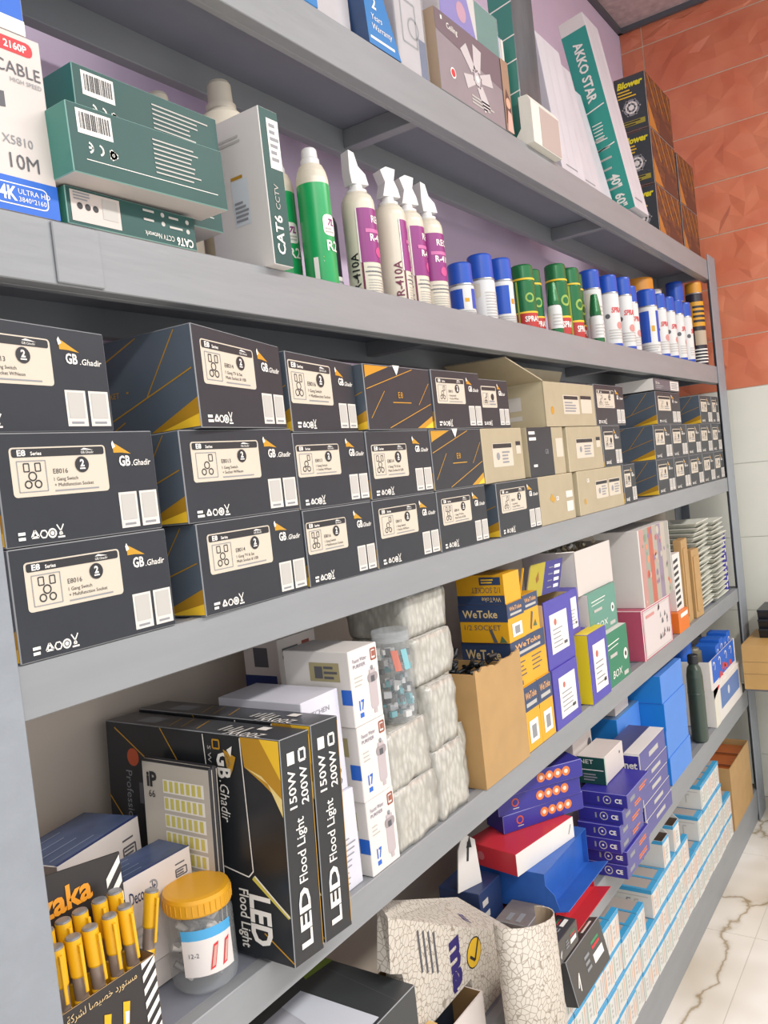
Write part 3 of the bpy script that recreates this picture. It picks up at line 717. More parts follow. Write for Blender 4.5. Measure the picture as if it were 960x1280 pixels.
def green_gas(x, y, turn, label):
    root = tag(empty('gas_can', (x, y, ZB), (0, 0, R_(turn))), label, 'can', 'green gas cans')
    r, h = 0.0275, 0.212
    b = MB(); b.lathe([(r * 0.95, 0), (r, 0.005), (r, 0.176)], GREEN, 28); b.lathe([(r, 0.176), (r * 0.985, 0.186), (r * 0.9, 0.198), (r * 0.72, 0.209), (r * 0.55, h)], CANW, 28)
    Wp = Wrap(b, r, 0, 0.176, 190, 330); Wp.rrect(0.35, 0.50, 0.78, 0.70, W_, 0.05); Wp.text('7L', 0.47, 0.6, 0.06, MAG, l=2, bold=0.04, shear=0.3); Wp.lines(0.4, 0.52, 0.72, 0.58, 2, LGREY, l=2)
    Wp.text('R22', 0.40, 0.36, 0.10, W_, bold=0.02); Wp.line(0.28, 0.3, 0.95, 0.3, 0.012, YEL); Wp.line(0.28, 0.26, 0.95, 0.26, 0.012, W_); Wp.rect(0.02, 0.04, 0.14, 0.3, W_)
    b.build('can_body', root)
    b = MB(); b.lathe([(r * 0.58, h - 0.001), (r * 0.58, h + 0.008), (r * 0.5, h + 0.011), (r * 0.47, h + 0.024), (r * 0.4, h + 0.027)], CANWH, 20); b.build('cap', root)
green_gas(1.138, 0.055, 0, 'green gas can with cream shoulder and cap, nearer the magenta-labelled cans')
green_gas(1.122, 0.118, -14, 'green gas can half hidden behind the upright white box')
b = MB(); can_body(b, 0.024, 0.155, mat('black_can_paint', '#2b2832', 0.3)); Wp = Wrap(b, 0.024, 0, 0.13, 180, 330); Wp.rect(0, 0.0, 1, 0.32, W_); Wp.lines(0.1, 0.03, 0.9, 0.28, 4, GREY); Wp.disc(0.35, 0.75, 0.04, LGREY)
tag(b.build('spray_can', None, (1.215, 0.098, ZB)), 'dark can with white lower label between green and cream gas cans', 'can')

def spray(x, y, r, h, capf, kind, turn, label, capm=None):
    """spray can with a straight sided cap; kind picks the wrap-round print"""
    grp = {'wb': 'blue-capped white spray cans', 'gr': 'green spray cans'}.get(kind[:2], None)
    root = tag(empty('spray_can', (x, y, ZB), (0, 0, R_(turn))), label, 'can', grp)
    hb_ = h * (1 - capf); b = MB(); body = DGREEN if kind == 'gr' else CANWH
    if kind == 'foam': body = mat('black_can_paint', '#2b2832', 0.3)
    b.lathe([(r * 0.94, 0), (r, 0.003), (r, hb_ - 0.006), (r * 0.95, hb_ - 0.001), (r * 0.9, hb_)], body, 26)
    Wp = Wrap(b, r, 0, hb_ - 0.006, 120, 340)
    if kind == 'wbsq':
        for a in (0.12, 0.62): Wp.rect(a, 0.28, a + 0.3, 0.93, BCAP)
        Wp.rect(0.46, 0.5, 0.55, 0.62, GOLD); Wp.lines(0.1, 0.04, 0.9, 0.24, 4, LGREY)
    elif kind == 'wbpl': Wp.lines(0.45, 0.1, 0.9, 0.75, 9, LGREY, 0.18); Wp.rect(0.18, 0.62, 0.36, 0.95, CANW)
    elif kind == 'wbrd':
        Wp.rect(0, 0, 1, 0.09, BCAP); Wp.text('SPRAY', 0.4, 0.66, 0.10, RED, bold=0.02, width=0.4, shear=0.2); Wp.disc(0.62, 0.42, 0.07, ink('#c98a84')); Wp.lines(0.3, 0.16, 0.9, 0.36, 4, LGREY, 0.18); Wp.disc(0.3, 0.6, 0.045, DGREY)
    elif kind == 'gr':
        Wp.rect(0, 0.06, 1, 0.36, ink('#b8302c')); Wp.text('SPRAY', 0.4, 0.18, 0.11, W_, bold=0.03, width=0.38); Wp.rect(0, 0.35, 1, 0.385, YEL, 2); Wp.rect(0.26, 0.0, 0.3, 1, ink('#a9c24e'), 3); Wp.disc(0.55, 0.66, 0.1, ink('#8fae4a')); Wp.disc(0.55, 0.66, 0.06, DGREEN, 2)
    elif kind == 'foam':
        Wp.rect(0, 0.56, 1, 0.9, mat('amber_can_print', '#d39a24', 0.35)); Wp.lines(0.3, 0.6, 0.85, 0.86, 4, K_, 0.25); Wp.rect(0.3, 0.3, 0.8, 0.5, ink('#b5a58f')); Wp.lines(0.2, 0.04, 0.95, 0.26, 5, W_, 0.2)
    b.build('can_body', root)
    c = MB(); rc = r * 0.965; cm = capm or (DGREEN if kind == 'gr' else BCAP)
    c.lathe([(rc, hb_), (rc * 0.985, h * 0.97), (rc * 0.94, h - 0.002), (rc * 0.85, h), (0.0001, h)], cm, 26)
    c.build('cap', root)
    rm = MB(); rm.lathe([(r * 0.99, hb_ - 0.003), (r * 1.012, hb_ - 0.001), (r * 0.99, hb_ + 0.0015)], STEEL if kind != 'gr' else YEL, 26); rm.build('rim', root)
spray(1.622, 0.05, 0.0275, 0.119, 0.40, 'wbsq', 0, 'short blue-capped can with blue squares beside the gas cans')
spray(1.722, 0.05, 0.0295, 0.153, 0.37, 'wbpl', 0, 'wide blue-capped white can, second of the short three')
spray(1.824, 0.05, 0.028, 0.160, 0.33, 'wbsq', 30, 'blue-capped can beside the first green spray can')
for i, (x, y, h, lb) in enumerate([(1.948, 0.05, 0.163, 'green spray can, nearest the short blue-capped cans'), (2.052, 0.075, 0.172, 'green spray can set back behind the first white-necked cone bottle'), (2.169, 0.05, 0.199, 'tall green spray can just right of the first cone bottle'),
                                  (2.30, 0.062, 0.21, 'green spray can, left of the second cone bottle'), (2.40, 0.09, 0.214, 'last green spray can, half hidden behind the second cone bottle')]):
    spray(x, y, 0.0295, h, 0.22, 'gr', -8 + 7 * i, lb)
def cone_bottle(x, y, h, label):
    root = tag(empty('cone_bottle', (x, y, ZB)), label, 'bottle', 'small cone-capped bottles')
    b = MB(); b.lathe([(0.018, 0), (0.0195, 0.004), (0.0195, h * 0.5), (0.017, h * 0.55), (0.013, h * 0.57)], CANWH, 22); Wp = Wrap(b, 0.0195, 0, h * 0.5, 130, 330); Wp.rect(0, 0, 1, 0.22, DGREEN); Wp.lines(0.3, 0.3, 0.8, 0.8, 4, LGREY, 0.15); b.build('bottle_body', root)
    b = MB(); b.lathe([(0.0165, h * 0.57), (0.0165, h * 0.64), (0.0125, h * 0.86), (0.0095, h * 0.99), (0.006, h)], DGREEN, 22); b.build('cap', root)
cone_bottle(2.082, 0.028, 0.135, 'small white bottle with green cone cap between green spray cans')
cone_bottle(2.40, 0.03, 0.145, 'small white bottle with green cone cap beside the white sprays')
for x, y, h, k, t, lb in [(2.505, 0.075, 0.238, 'wbpl', 10, 'tall blue-capped white can behind the second cone bottle'), (2.588, 0.05, 0.228, 'wbrd', 0, 'blue-capped white can with red lettering, first of the tall row'),
                          (2.725, 0.05, 0.240, 'wbrd', -8, 'blue-capped white can with red lettering, second and widest of the tall row'), (2.85, 0.07, 0.232, 'wbrd', 5, 'blue-capped white can half hidden right of the widest red-lettered can')]:
    spray(x, y, 0.031, h, 0.245, k, t, lb)
spray(2.972, 0.043, 0.0335, 0.231, 0.255, 'wbsq', -10, 'blue-capped can with blue square below the yellow lid')
for i, x in enumerate((3.107, 3.225, 3.347, 3.468)):
    spray(x, 0.045, 0.030, 0.233 + 0.003 * i, 0.235, 'wbrd', 12 * i, 'slim blue-capped white can, %s of four before the black foam can' % ORD[i])
spray(3.585, 0.10, 0.036, 0.352, 0.235, 'foam', 0, 'tall black can with large blue cap behind the slim white cans')
spray(3.69, 0.05, 0.034, 0.352, 0.13, 'foam', -10, 'tall black and amber foam can, last on the spray shelf', mat('amber_plastic', '#cf8f27', 0.4))
def wide_tub(x, y, r, h, lidm, label):
    root = tag(empty('plastic_tub', (x, y, ZB)), label, 'tub')
    b = MB(); b.lathe([(r * 0.92, 0), (r * 0.95, 0.004), (r * 0.95, h * 0.8), (r * 0.88, h * 0.86)], CANWH); b.build('tub_body', root)
    b = MB(); b.lathe([(r, h * 0.86), (r, h * 0.98), (r * 0.96, h), (0.0001, h)], lidm); b.build('lid', root)
wide_tub(3.24, 0.145, 0.055, 0.325, mat('orange_lid', '#d08a2c', 0.4), 'white tub with orange screw lid behind the slim white cans')
wide_tub(3.46, 0.16, 0.04, 0.315, CANWH, 'pale tub behind the slim cans, beside the large blue cap')

# ---------------------------------------------------------------- top shelf
ZA = SA[0] + 0.0004
def simple_box(name, label, cat, x0, x1, y0, y1, z0, h, m, edge=None, faces=None, rot=(0, 0, 0), deco=None, group=None, c=0.0012):
    """carton whose front lower left corner is (x0, y0, z0)"""
    w = x1 - x0; d = y1 - y0
    mb = MB(); mb.box(0, w, 0, d, 0, h, m, edge, c, faces)
    if deco: deco(mb, box_faces(mb, 0, w, 0, d, 0, h))
    return tag(mb.build(name, None, (x0, y0, z0), rot), label, cat, group)
BLUE2 = mat('bright_blue_card', '#2a78b8', 0.35); NAVY = mat('navy_card', '#39527a', 0.35, var=0.1, scale=30)
simple_box('lamp_box', 'blue carton cut off by the upper photo edge on the top shelf', 'box', 0.95, 1.134, 0.0, 0.16, ZA, 0.17, BLUE2)
def wedge_box():
    mb = MB(); mb.prism([(0, 0), (0.104, 0), (0.032, 0.16), (-0.012, 0.16)], 0, 0.17, NAVY)
    def on(u, v): return Vector((u, -0.0006, v))
    mb.add([on(0, 0), on(0.104, 0), on(0.032, 0.16), on(-0.012, 0.16)], [(0, 1, 2, 3)], BLUE2)
    F = Face(mb, (0, -0.0006, 0), (1, 0, 0), (0, 0, 1), 0.104, 0.16); F.text('2', 0.17, 0.42, 0.13, W_, bold=0.03); F.text('Years', 0.12, 0.29, 0.07, W_); F.text('Warranty', 0.12, 0.18, 0.07, W_, width=0.62); F.line(0.05, 0.08, 0.8, 0.08, 0.03, W_)
    L = Face(mb, (-0.0006, 0.17, 0), (0, -1, 0), (0, 0, 1), 0.17, 0.16); L.rect(0.55, 0.5, 0.95, 0.98, LGREY); L.disc(0.82, 0.4, 0.07, ink('#a05565'))
    tag(mb.build('lamp_box', None, (1.279, 0.0, ZA), recalc=False), 'sloping blue box printed with a large 2 on the top shelf', 'box')
wedge_box()
FILM = clear('clear_film', '#d9dde0', 0.22, 0.12, 0.25, 18)
PALE = mat('pale_grey_card', '#bdb9bb', 0.5, var=0.05, scale=18)
def wrapped(name, label, cat, x0, x1, y0, y1, z0, h, m, deco=None):
    o = simple_box(name, label, cat, x0, x1, y0, y1, z0, h, m, deco=deco)
    w, d = x1 - x0, y1 - y0; b = MB(); b.box(-0.004, w + 0.004, -0.004, d + 0.004, 0.0, h + 0.004, FILM, None, 0.006); tag(b.build('plastic_wrap', o), 'clear crinkled film round the box', None)
    return o
wrapped('lamp_box', 'pale wrapped box in clear film left of the brown fan box', 'box', 1.40, 1.505, 0.012, 0.2, ZA, 0.24, PALE, lambda mb, F: (F['front'].frame(0.2, 0.25, 0.7, 0.6, 0.02, GREY), F['front'].ring(0.6, 0.4, 0.08, 0.02, GREY), F['front'].rect(0.75, 0.0, 1, 0.35, NAVY)))
simple_box('lamp_box', 'pale box set back behind the sloping blue box', 'box', 1.145, 1.27, 0.03, 0.2, ZA, 0.2, PALE)
TAUPE = mat('taupe_card', '#8f858a', 0.35, var=0.06, scale=10)
def fan_deco(mb, F):
    f = F['front']; f.poly([(0, 1), (1, 1), (1, 0.52), (0, 0.74)], ink('#6f5f66')); f.text('Ceiling', 0.14, 0.84, 0.075, W_, bold=0.01); f.rect(0.07, 0.9, 0.09, 0.95, W_, 2)
    c = (0.50, 0.44); V = ink('#c3bcbd')
    for a, ln in ((135, 0.46), (80, 0.44), (15, 0.46), (-55, 0.42), (200, 0.36)):
        ca, sa = math.cos(R_(a)), math.sin(R_(a)); n = (-sa * 0.045, ca * 0.09); k = f.H / f.W
        f.poly([(c[0] + ca * ln * k * .25 - n[0], c[1] + sa * ln * .25 - n[1] * .6), (c[0] + ca * ln * k - n[0] * 1.3, c[1] + sa * ln - n[1]), (c[0] + ca * ln * k + n[0] * 1.3, c[1] + sa * ln + n[1]), (c[0] + ca * ln * k * .25 + n[0], c[1] + sa * ln * .25 + n[1] * .6)], V, 2)
        f.line(c[0], c[1], c[0] + ca * ln * k * .3, c[1] + sa * ln * .3, 0.03, V, 2)
    f.disc(c[0], c[1], 0.085, V, 3); f.disc(c[0], c[1], 0.045, W_, 4); f.disc(0.17, 0.3, 0.07, W_, 2); f.disc(0.17, 0.3, 0.05, RED, 3); f.lines(0.4, 0.07, 0.8, 0.2, 3, LGREY)
    f.rect(0.885, 0, 1.0, 1, ink('#9b7d66'), 5); f.poly([(0.9, 0.1), (0.985, 0.12), (0.99, 0.45), (0.93, 0.6), (0.9, 0.4)], ink('#5d4038'), 6); f.disc(0.945, 0.4, 0.075, ink('#d0a58a'), 7); f.poly([(0.9, 0.0), (1, 0), (0.98, 0.27), (0.93, 0.3)], ink('#cfa79a'), 7)
    F['left'].rect(0, 0, 1, 1, ink('#b59f88'))
simple_box('fan_box', 'brown box printed with a five bladed ceiling fan', 'box', 1.532, 1.868, -0.001, 0.11, ZA, 0.165, TAUPE, EDGE, deco=fan_deco)
def purple(mb, F):
    F['front'].poly([(0, 0), (0.6, 0), (0.45, 1), (0, 1)], ink('#7a6bc0')); F['front'].disc(0.35, 0.5, 0.2, ink('#c98fa8'), 2); F['front'].rect(0.6, 0, 1, 1, TEAL_L)
wrapped('lamp_box', 'purple and teal box lying on top of the brown fan box', 'box', 1.60, 1.88, 0.02, 0.12, ZA + 0.17, 0.11, WCARD, purple)
def strips(mb, F):
    for n in ('front', 'left'):
        for k in range(6): F[n].rect(0.06 + 0.155 * k, 0, 0.13 + 0.155 * k, 1, (ink('#8e97c4'), LGREY, W_)[k % 3])
simple_box('tube_lamp_bundle', 'bundle of white and violet striped tube cartons behind the fan box', 'bundle', 1.885, 1.945, 0.035, 0.12, ZA, 0.26, WCARD, deco=strips)
def tv(mb, F):
    for v in (0.2, 0.34, 0.45, 0.6, 0.8): F['left'].line(0, v, 1, v + 0.02, 0.006, W_)
root = tag(empty('wall_panel', (1.965, 0.0, ZA)), 'tall dark panel with teal side standing in a white foam corner', 'panel')
mb = MB(); mb.box(0, 0.135, 0.012, 0.075, 0.022, 0.56, mat('smoke_grey_film', '#5e6468', 0.2, var=0.25, scale=12, stretch=(1, 1, 0.3)), None, 0.002, dict(left=TEAL_L)); FS = box_faces(mb, 0, 0.135, 0.012, 0.075, 0.022, 0.56); tv(mb, FS); mb.build('panel_body', root)
FOAM = mat('white_foam', '#dedbd0', 0.7, bump=0.2, bscale=120)
mb = MB(); mb.prism([(-0.02, 0.0), (0.09, 0.0), (0.09, 0.02), (0.025, 0.022), (0.011, 0.04), (0.011, 0.115), (-0.012, 0.115), (-0.02, 0.1)], -0.02, 0.155, FOAM, 'x'); mb.prism([(-0.0208, 0.002), (-0.0201, 0.002), (-0.0201, 0.098), (-0.0205, 0.098)], 0.03, 0.152, mat('foam_front_print', '#b3a39c', 0.6), 'x'); mb.build('foam_corner', root)
# long cartons leaning back against the wall
LONGW = mat('long_white_carton', '#cbc9cf', 0.45, var=0.04, scale=9, bump=0.15, bscale=14)
def leaning(x0, w, th, ln, lean, y0, label, side, deco=None, name='long_carton', m=LONGW):
    mb = MB(); mb.box(0, w, 0, th, 0, ln, m, None, 0.0012, dict(left=side))
    if deco: deco(box_faces(mb, 0, w, 0, th, 0, ln))
    return tag(mb.build(name, None, (x0, y0, ZA + th * math.sin(R_(lean))), (R_(-lean), 0, 0)), label, 'box', 'long cartons leaning on the top shelf')
def seams(F):
    f = F['front']
    for u in (0.33, 0.66): f.line(u, 0.02, u, 0.98, 0.002, LGREY)
    F['left'].lines(0.2, 0.1, 0.8, 0.4, 6, LGREY, 0.1); f.rect(0.2, 0.05, 0.7, 0.06, GREY)
leaning(2.20, 0.17, 0.05, 0.385, 6, 0.010, 'first long white carton leaning beside the foam corner', LONGW, seams)
leaning(2.385, 0.16, 0.06, 0.40, 9, 0.022, 'second long white carton, left neighbour of the teal-tipped one', LONGW, seams)
def tips(F): F['left'].rect(0.05, 0.86, 0.95, 0.98, TEAL_L); F['left'].poly([(0.0, 0.7), (0.5, 0.86), (0.0, 0.86)], BLUE); seams(F)
leaning(2.56, 0.17, 0.07, 0.40, 11, 0.045, 'long white carton with teal and blue tip beside the teal-sided one', LONGW, tips)
def akko(F):
    L = F['left']; T = mat('teal_long_side', '#2f9488', 0.35)
    L.rect(0, 0, 1, 0.93, T); L.text('AKKO STAR', 0.36, 0.87, 0.36 * L.W / L.H, W_, rot=-90, bold=0.03, l=3, width=2.4); L.text('40"  60"', 0.4, 0.19, 0.36 * L.W / L.H, W_, rot=-90, bold=0.03, l=3, width=1.3)
    L.lines(0.25, 0.36, 0.75, 0.46, 6, W_, 0.15); L.line(0.1, 0.52, 0.9, 0.535, 0.006, W_, 2); L.line(0.1, 0.32, 0.9, 0.335, 0.006, W_, 2); seams(F)
leaning(2.755, 0.15, 0.086, 0.672, 9.5, -0.012, 'longest leaning white carton with teal lettered side near the blower boxes', WCARD, akko)
# blower cartons stacked by the orange wall
BRN = mat('brown_printed_card', '#7a4a2e', 0.45, hex2='#3d2a24', scale=26, stretch=(1, 1, 2.2))
def blower(x0, y0, z0, w, label):
    def deco(mb, F):
        L = F['left']; L.rect(0.02, 0.02, 0.98, 0.98, ink('#3a4145')); L.text('Blower', 0.1, 0.80, 0.11, ink('#e6da2c'), bold=0.05, width=0.8, l=3, shear=0.2); L.lines(0.1, 0.6, 0.7, 0.77, 3, YEL, 0.2, l=3)
        L.disc(0.5, 0.42, 0.15, GREY, 2); L.ring(0.5, 0.42, 0.1, 0.03, W_, 3, 9); L.disc(0.5, 0.42, 0.05, W_, 3)
        for k in range(6): L.line(0.5, 0.42, 0.5 + 0.3 * math.cos(k * 1.05), 0.42 + 0.16 * math.sin(k * 1.05), 0.025, LGREY, 2)
        L.rect(0.08, 0.1, 0.9, 0.19, ink('#a5993a'), 2); L.lines(0.1, 0.1, 0.8, 0.19, 2, K_, l=3)
        f = F['front']
        for k in range(7):
            u = 0.08 + 0.13 * k; f.poly([(u, 0.98), (u + 0.03, 0.98), (min(0.99, u + 0.28), 0.5), (min(0.98, u + 0.25), 0.5)], (ink('#b9822e'), ink('#8a5426'))[k % 2])
        f.poly([(0.02, 0.5), (0.35, 0.02), (0.02, 0.02)], ink('#b07330')); f.poly([(0.5, 0.48), (0.98, 0.1), (0.98, 0.02), (0.4, 0.02)], ink('#59362a'))
    return simple_box('blower_box', label, 'box', x0, x0 + w, y0, y0 + 0.115, z0, 0.2015, BRN, EDGE, deco=deco, group='blower cartons')
for k, nm in enumerate(('lowest', 'middle', 'topmost')): blower(3.185 - 0.004 * k, 0.03, ZA + k * 0.2025, 0.33, 'black and brown blower carton, %s of the front stack' % nm)
for k, nm in enumerate(('lower', 'upper')): blower(3.535, 0.03, ZA + k * 0.2025, 0.26, 'brown blower carton by the orange tiles, %s of its pair' % nm)

# ---------------------------------------------------------------- fourth shelf
ZD = SD[0] + 0.0004
# two flood light cartons standing on end, leaning a little
LEDK = mat('gloss_black_carton', '#23262a', 0.3, var=0.08, scale=14); LEDT = mat('black_carton_top', '#3a3d42', 0.3)
def flood_box(x0, label):
    w, d, h = 0.060, 0.36, 0.298
    mb = MB(); mb.box(0, w, 0, d, 0, h, LEDK, EDGE, 0.001, dict(top=LEDT)); FS = box_faces(mb, 0, w, 0, d, 0, h)
    f = FS['front']; k = f.H / f.W
    f.text('LED', 0.62, 0.06, 0.075, W_, rot=90, bold=0.03, width=1.3); f.text('Flood Light', 0.60, 0.345, 0.058, W_, rot=90, bold=0.008, width=1.42)
    f.text('150W', 0.42, 0.68, 0.05, W_, rot=90, bold=0.015, width=0.85); f.text('200W', 0.82, 0.68, 0.05, W_, rot=90, bold=0.015, width=0.85)
    f.rect(0.2, 0.875, 0.44, 0.93, W_); f.frame(0.6, 0.878, 0.8, 0.927, 0.012, W_); f.line(0.97, 0.02, 0.97, 0.98, 0.004, GOLD)
    L = FS['left']
    L.poly([(0.80, 0.995), (0.995, 0.995), (0.995, 0.72), (0.90, 0.80), (0.815, 0.86)], GOLD); L.poly([(0.9, 0.995), (0.995, 0.995), (0.995, 0.82)], YEL, 2); L.poly([(0.82, 0.86), (0.93, 0.80), (0.995, 0.66), (0.995, 0.74), (0.9, 0.83)], ink('#e8d28a'), 2)
    L.line(0.82, 0.36, 0.99, 0.22, 0.02, ink('#cdbf4e')); L.line(0.995, 0.22, 0.83, 0.37, 0.008, W_, 2)
    L.path([(0.60, 0.99), (0.64, 0.42), (0.67, 0.385), (0.80, 0.36), (0.825, 0.39), (0.80, 0.99)], 0.006, W_, 2)
    L.text('GB', 0.675, 0.915, 0.085, W_, rot=-90, bold=0.03, l=3, width=0.10); L.text('.Ghadir', 0.68, 0.785, 0.06, W_, rot=-90, l=3, shear=0.2, width=0.155)
    L.text('S W I T C H   S O C K E T', 0.625, 0.94, 0.024, LGREY, rot=-90, l=3, width=0.42); L.poly([(0.71, 0.93), (0.775, 0.90), (0.755, 0.84), (0.735, 0.80)], GOLD, 3); L.poly([(0.73, 0.93), (0.76, 0.95), (0.75, 0.9)], W_, 4)
    L.frame(0.655, 0.93, 0.69, 0.97, 0.008, GOLD, 3)
    L.text('LED', 0.80, 0.285, 0.125, W_, rot=-90, bold=0.035, l=3, width=0.185); L.text('Flood Light', 0.745, 0.30, 0.06, W_, rot=-90, bold=0.015, l=3, width=0.22)
    L.disc(0.17, 0.83, 0.045, ink('#b4502c')); L.text('Professional', 0.12, 0.76, 0.05, GREY, rot=-90, width=0.26); L.text('5', 0.245, 0.56, 0.09, LGREY, rot=-90); L.lines(0.2, 0.55, 0.23, 0.76, 1, DGREY)
    for q in ((0.35, 0.995, 0.6, 0.60), (0.06, 0.97, 0.30, 0.80), (0.0, 0.62, 0.08, 0.52), (0.86, 0.12, 1.0, 0.02)): L.line(*q, 0.007, GOLD)
    T = FS['top']
    T.text('200W', 0.28, 0.10, 0.055, W_, rot=90, l=2); T.rect(0.55, 0.15, 0.8, 0.2, W_, 2); T.lines(0.2, 0.22, 0.7, 0.36, 5, LGREY)
    for v in (0.46, 0.55, 0.62): T.line(0.15, v, 0.85, v + 0.05, 0.006, GOLD)
    T.rect(0.2, 0.72, 0.7, 0.84, GREY)
    return tag(mb.build('flood_light_box', None, (x0, -0.049, ZD + 0.004), (0, R_(3.6), 0)), label, 'box', 'black flood light cartons')
flood_box(0.775, 'black flood light carton standing on end, nearer with large gold corner and lettering')
flood_box(0.8395, 'black flood light carton standing on end, right behind the gold cornered one')

# small flood lamp with LED chips, leaning on the carton
def flood_lamp():
    w, h, t = 0.142, 0.264, 0.016
    root = tag(empty('flood_lamp', (0.748, 0.197, ZD), (0, R_(3.2), 0)), 'white flat LED flood lamp leaning against the gold cornered carton', 'lamp')
    b = MB(); HOUS = mat('white_lamp_housing', '#b9b2a6', 0.35); b.box(0, t, -w, 0, 0.0, h, HOUS, K_, 0.003); b.box(0.004, t - 0.004, -w - 0.0025, 0.0015, 0.01, h + 0.002, K_, None, 0.003)
    L = Face(b, (0, 0, 0), (0, -1, 0), (0, 0, 1), w, h); L.text('iP', 0.08, 0.86, 0.08, K_, bold=0.04); L.text('66', 0.1, 0.80, 0.04, K_); L.frame(0.03, 0.02, 0.97, 0.98, 0.008, LGREY)
    hous = b.build('lamp_housing', root)
    c = MB(); CH = mat('yellow_led_chip', '#c9bf62', 0.4); L = Face(c, (0, 0, 0), (0, -1, 0), (0, 0, 1), w, h)
    for r in range(8):
        L.rect(0.32, 0.9 - 0.092 * r - 0.066, 0.9, 0.9 - 0.092 * r + 0.006, W_, 1)
        for k in range(7): L.rect(0.335 + 0.08 * k, 0.9 - 0.092 * r - 0.058, 0.385 + 0.08 * k, 0.9 - 0.092 * r, CH, 2)
    c.build('led_chips', hous)
flood_lamp()

# driver boxes with the blue tops
DV = mat('deco_blue_film', '#4a5878', 0.22, var=0.2, scale=14, stretch=(1, 2, 1)); DVB = mat('deep_blue_card', '#26356a', 0.35)
def deco(loc, rz, w, d, h, label, tall=True):
    mb = MB(); mb.box(0, w, 0, d, 0, h, WCARD2, None, 0.001, dict(top=DV, left=mat('brown_card_side', '#6d615a', 0.5)))
    FS = box_faces(mb, 0, w, 0, d, 0, h); F = FS['front']
    F.text('Deco volt', 0.1, 0.72 if tall else 0.3, 0.14 if tall else 0.35, mat('navy_ink', '#2c3358', 0.5), width=0.36, bold=0.005)
    F.ring(0.42, 0.80 if tall else 0.5, 0.06, 0.02, GREY, 1, 8, -60, 120); F.frame(0.76, 0.74 if tall else 0.2, 0.92, 0.82 if tall else 0.5, 0.015, DGREY); F.lines(0.77, 0.75 if tall else .25, 0.91, 0.81 if tall else .45, 2, DGREY, 0.25); F.rect(0.76, 0.87 if tall else .7, 0.9, 0.885 if tall else .75, DGREY)
    if tall: F.lines(0.1, 0.15, 0.5, 0.5, 4, LGREY, 0.15)
    T = FS['top']; T.lines(0.05, 0.1, 0.6, 0.9, 4, mat('film_glint', '#8f9bb2', 0.15), 0.04); T.line(0.0, 0.02, 1, 0.02, 0.05, DVB)
    return tag(mb.build('driver_box', None, loc, (0, 0, R_(rz))), label, 'box', 'white and blue driver boxes')
deco((0.60, 0.098, ZD), 0, 0.145, 0.06, 0.036, 'flat white and blue box under the driver box, beside the jar', False)
deco((0.630, 0.094, ZD + 0.0364), 0, 0.116, 0.062, 0.122, 'white box with wrapped blue top just behind the yellow-lidded jar')
deco((0.598, 0.172, ZD), 12, 0.158, 0.10, 0.182, 'white box with wrapped blue top, farther back by the wall')

# jar of small bulbs with a yellow lid
CLR = clear('clear_jar_plastic', '#d8dde0', 0.18, 0.05); CLR2 = clear('clear_jar_plastic_thick', '#c7cdd0', 0.3, 0.05)
def jar(x, y, z, r, h, lidm, label, fill, lid_h=0.022):
    root = tag(empty('plastic_jar', (x, y, z)), label, 'jar')
    b = MB(); b.lathe([(0.001, 0.001), (r * 0.82, 0.0), (r * 0.96, 0.006), (r, 0.016), (r, h * 0.72), (r * 0.95, h * 0.78), (r * 0.93, h - lid_h * 0.5)], CLR, 32); b.build('jar_body', root)
    c = MB(); n = 16
    if lidm:
        prof = [(r * 1.0, h - lid_h), (r * 1.02, h - lid_h * 0.9), (r * 1.02, h - lid_h * 0.2), (r * 0.98, h), (r * 0.85, h + 0.001), (0.0001, h + 0.001)]
        c.lathe(prof, lidm, 36)
        for k in range(36):
            a = 2 * math.pi * k / 36; p = (r * 1.022 * math.cos(a), r * 1.022 * math.sin(a)); c.tube([(p[0], p[1], h - lid_h * 0.85), (p[0], p[1], h - lid_h * 0.25)], 0.0009, lidm, 4)
    else: c.lathe([(r * 0.97, h - lid_h), (r, h - lid_h), (r, h), (0.0001, h + 0.001)], CLR2, 32)
    c.build('lid', root)
    fill(root, r, h); return root
def jar_fill_bulbs(root, r, h):
    rr = random.Random(4); b = MB(); Wp = Wrap(b, r + 0.0006, h * 0.22, h * 0.70, 195, 285); Wp.rect(0, 0, 1, 0.78, mat('paper_label', '#d9d3cf', 0.5)); Wp.rect(0, 0.78, 1, 1.0, ink('#4a9fd0')); Wp.text('12-2', 0.12, 0.42, 0.1, DGREY, l=2)
    for u in (0.48, 0.72): Wp.poly([(u, 0.1), (u + 0.1, 0.14), (u + 0.2, 0.66), (u + 0.1, 0.62)], RED, 2); Wp.poly([(u + 0.03, 0.16), (u + 0.09, 0.18), (u + 0.17, 0.6), (u + 0.11, 0.58)], ink('#c99a90'), 3)
    tag(b.build('paper_label', root), 'white label with blue band and two red bulb pictures', None)
    m1 = mat('zinc_part', '#8e8d8b', 0.35, metal=0.4); m2 = mat('white_wrapped_part', '#c8c4be', 0.4)
    g = MB()
    for k in range(70):
        a = rr.uniform(0, 6.28); q = rr.uniform(0.2, 0.74) * r; z = rr.uniform(0.012, h * 0.66); d = Vector((rr.uniform(-1, 1), rr.uniform(-1, 1), rr.uniform(-1, 1))).normalized() * 0.009
        p = Vector((q * math.cos(a), q * math.sin(a), z)); g.tube([p - d, p + d * 0.3, p + d], [0.0045, 0.0045, 0.002], rr.choice((m1, m2, m2)), 7)
    tag(g.build('bulbs', root), 'small wrapped bulbs heaped inside the jar', None, None, 'stuff')
jar(0.7155, 0.0545, ZD, 0.0435, 0.124, mat('yellow_plastic_lid', '#d39a22', 0.35), 'clear jar of small wrapped bulbs with ribbed yellow lid', jar_fill_bulbs)

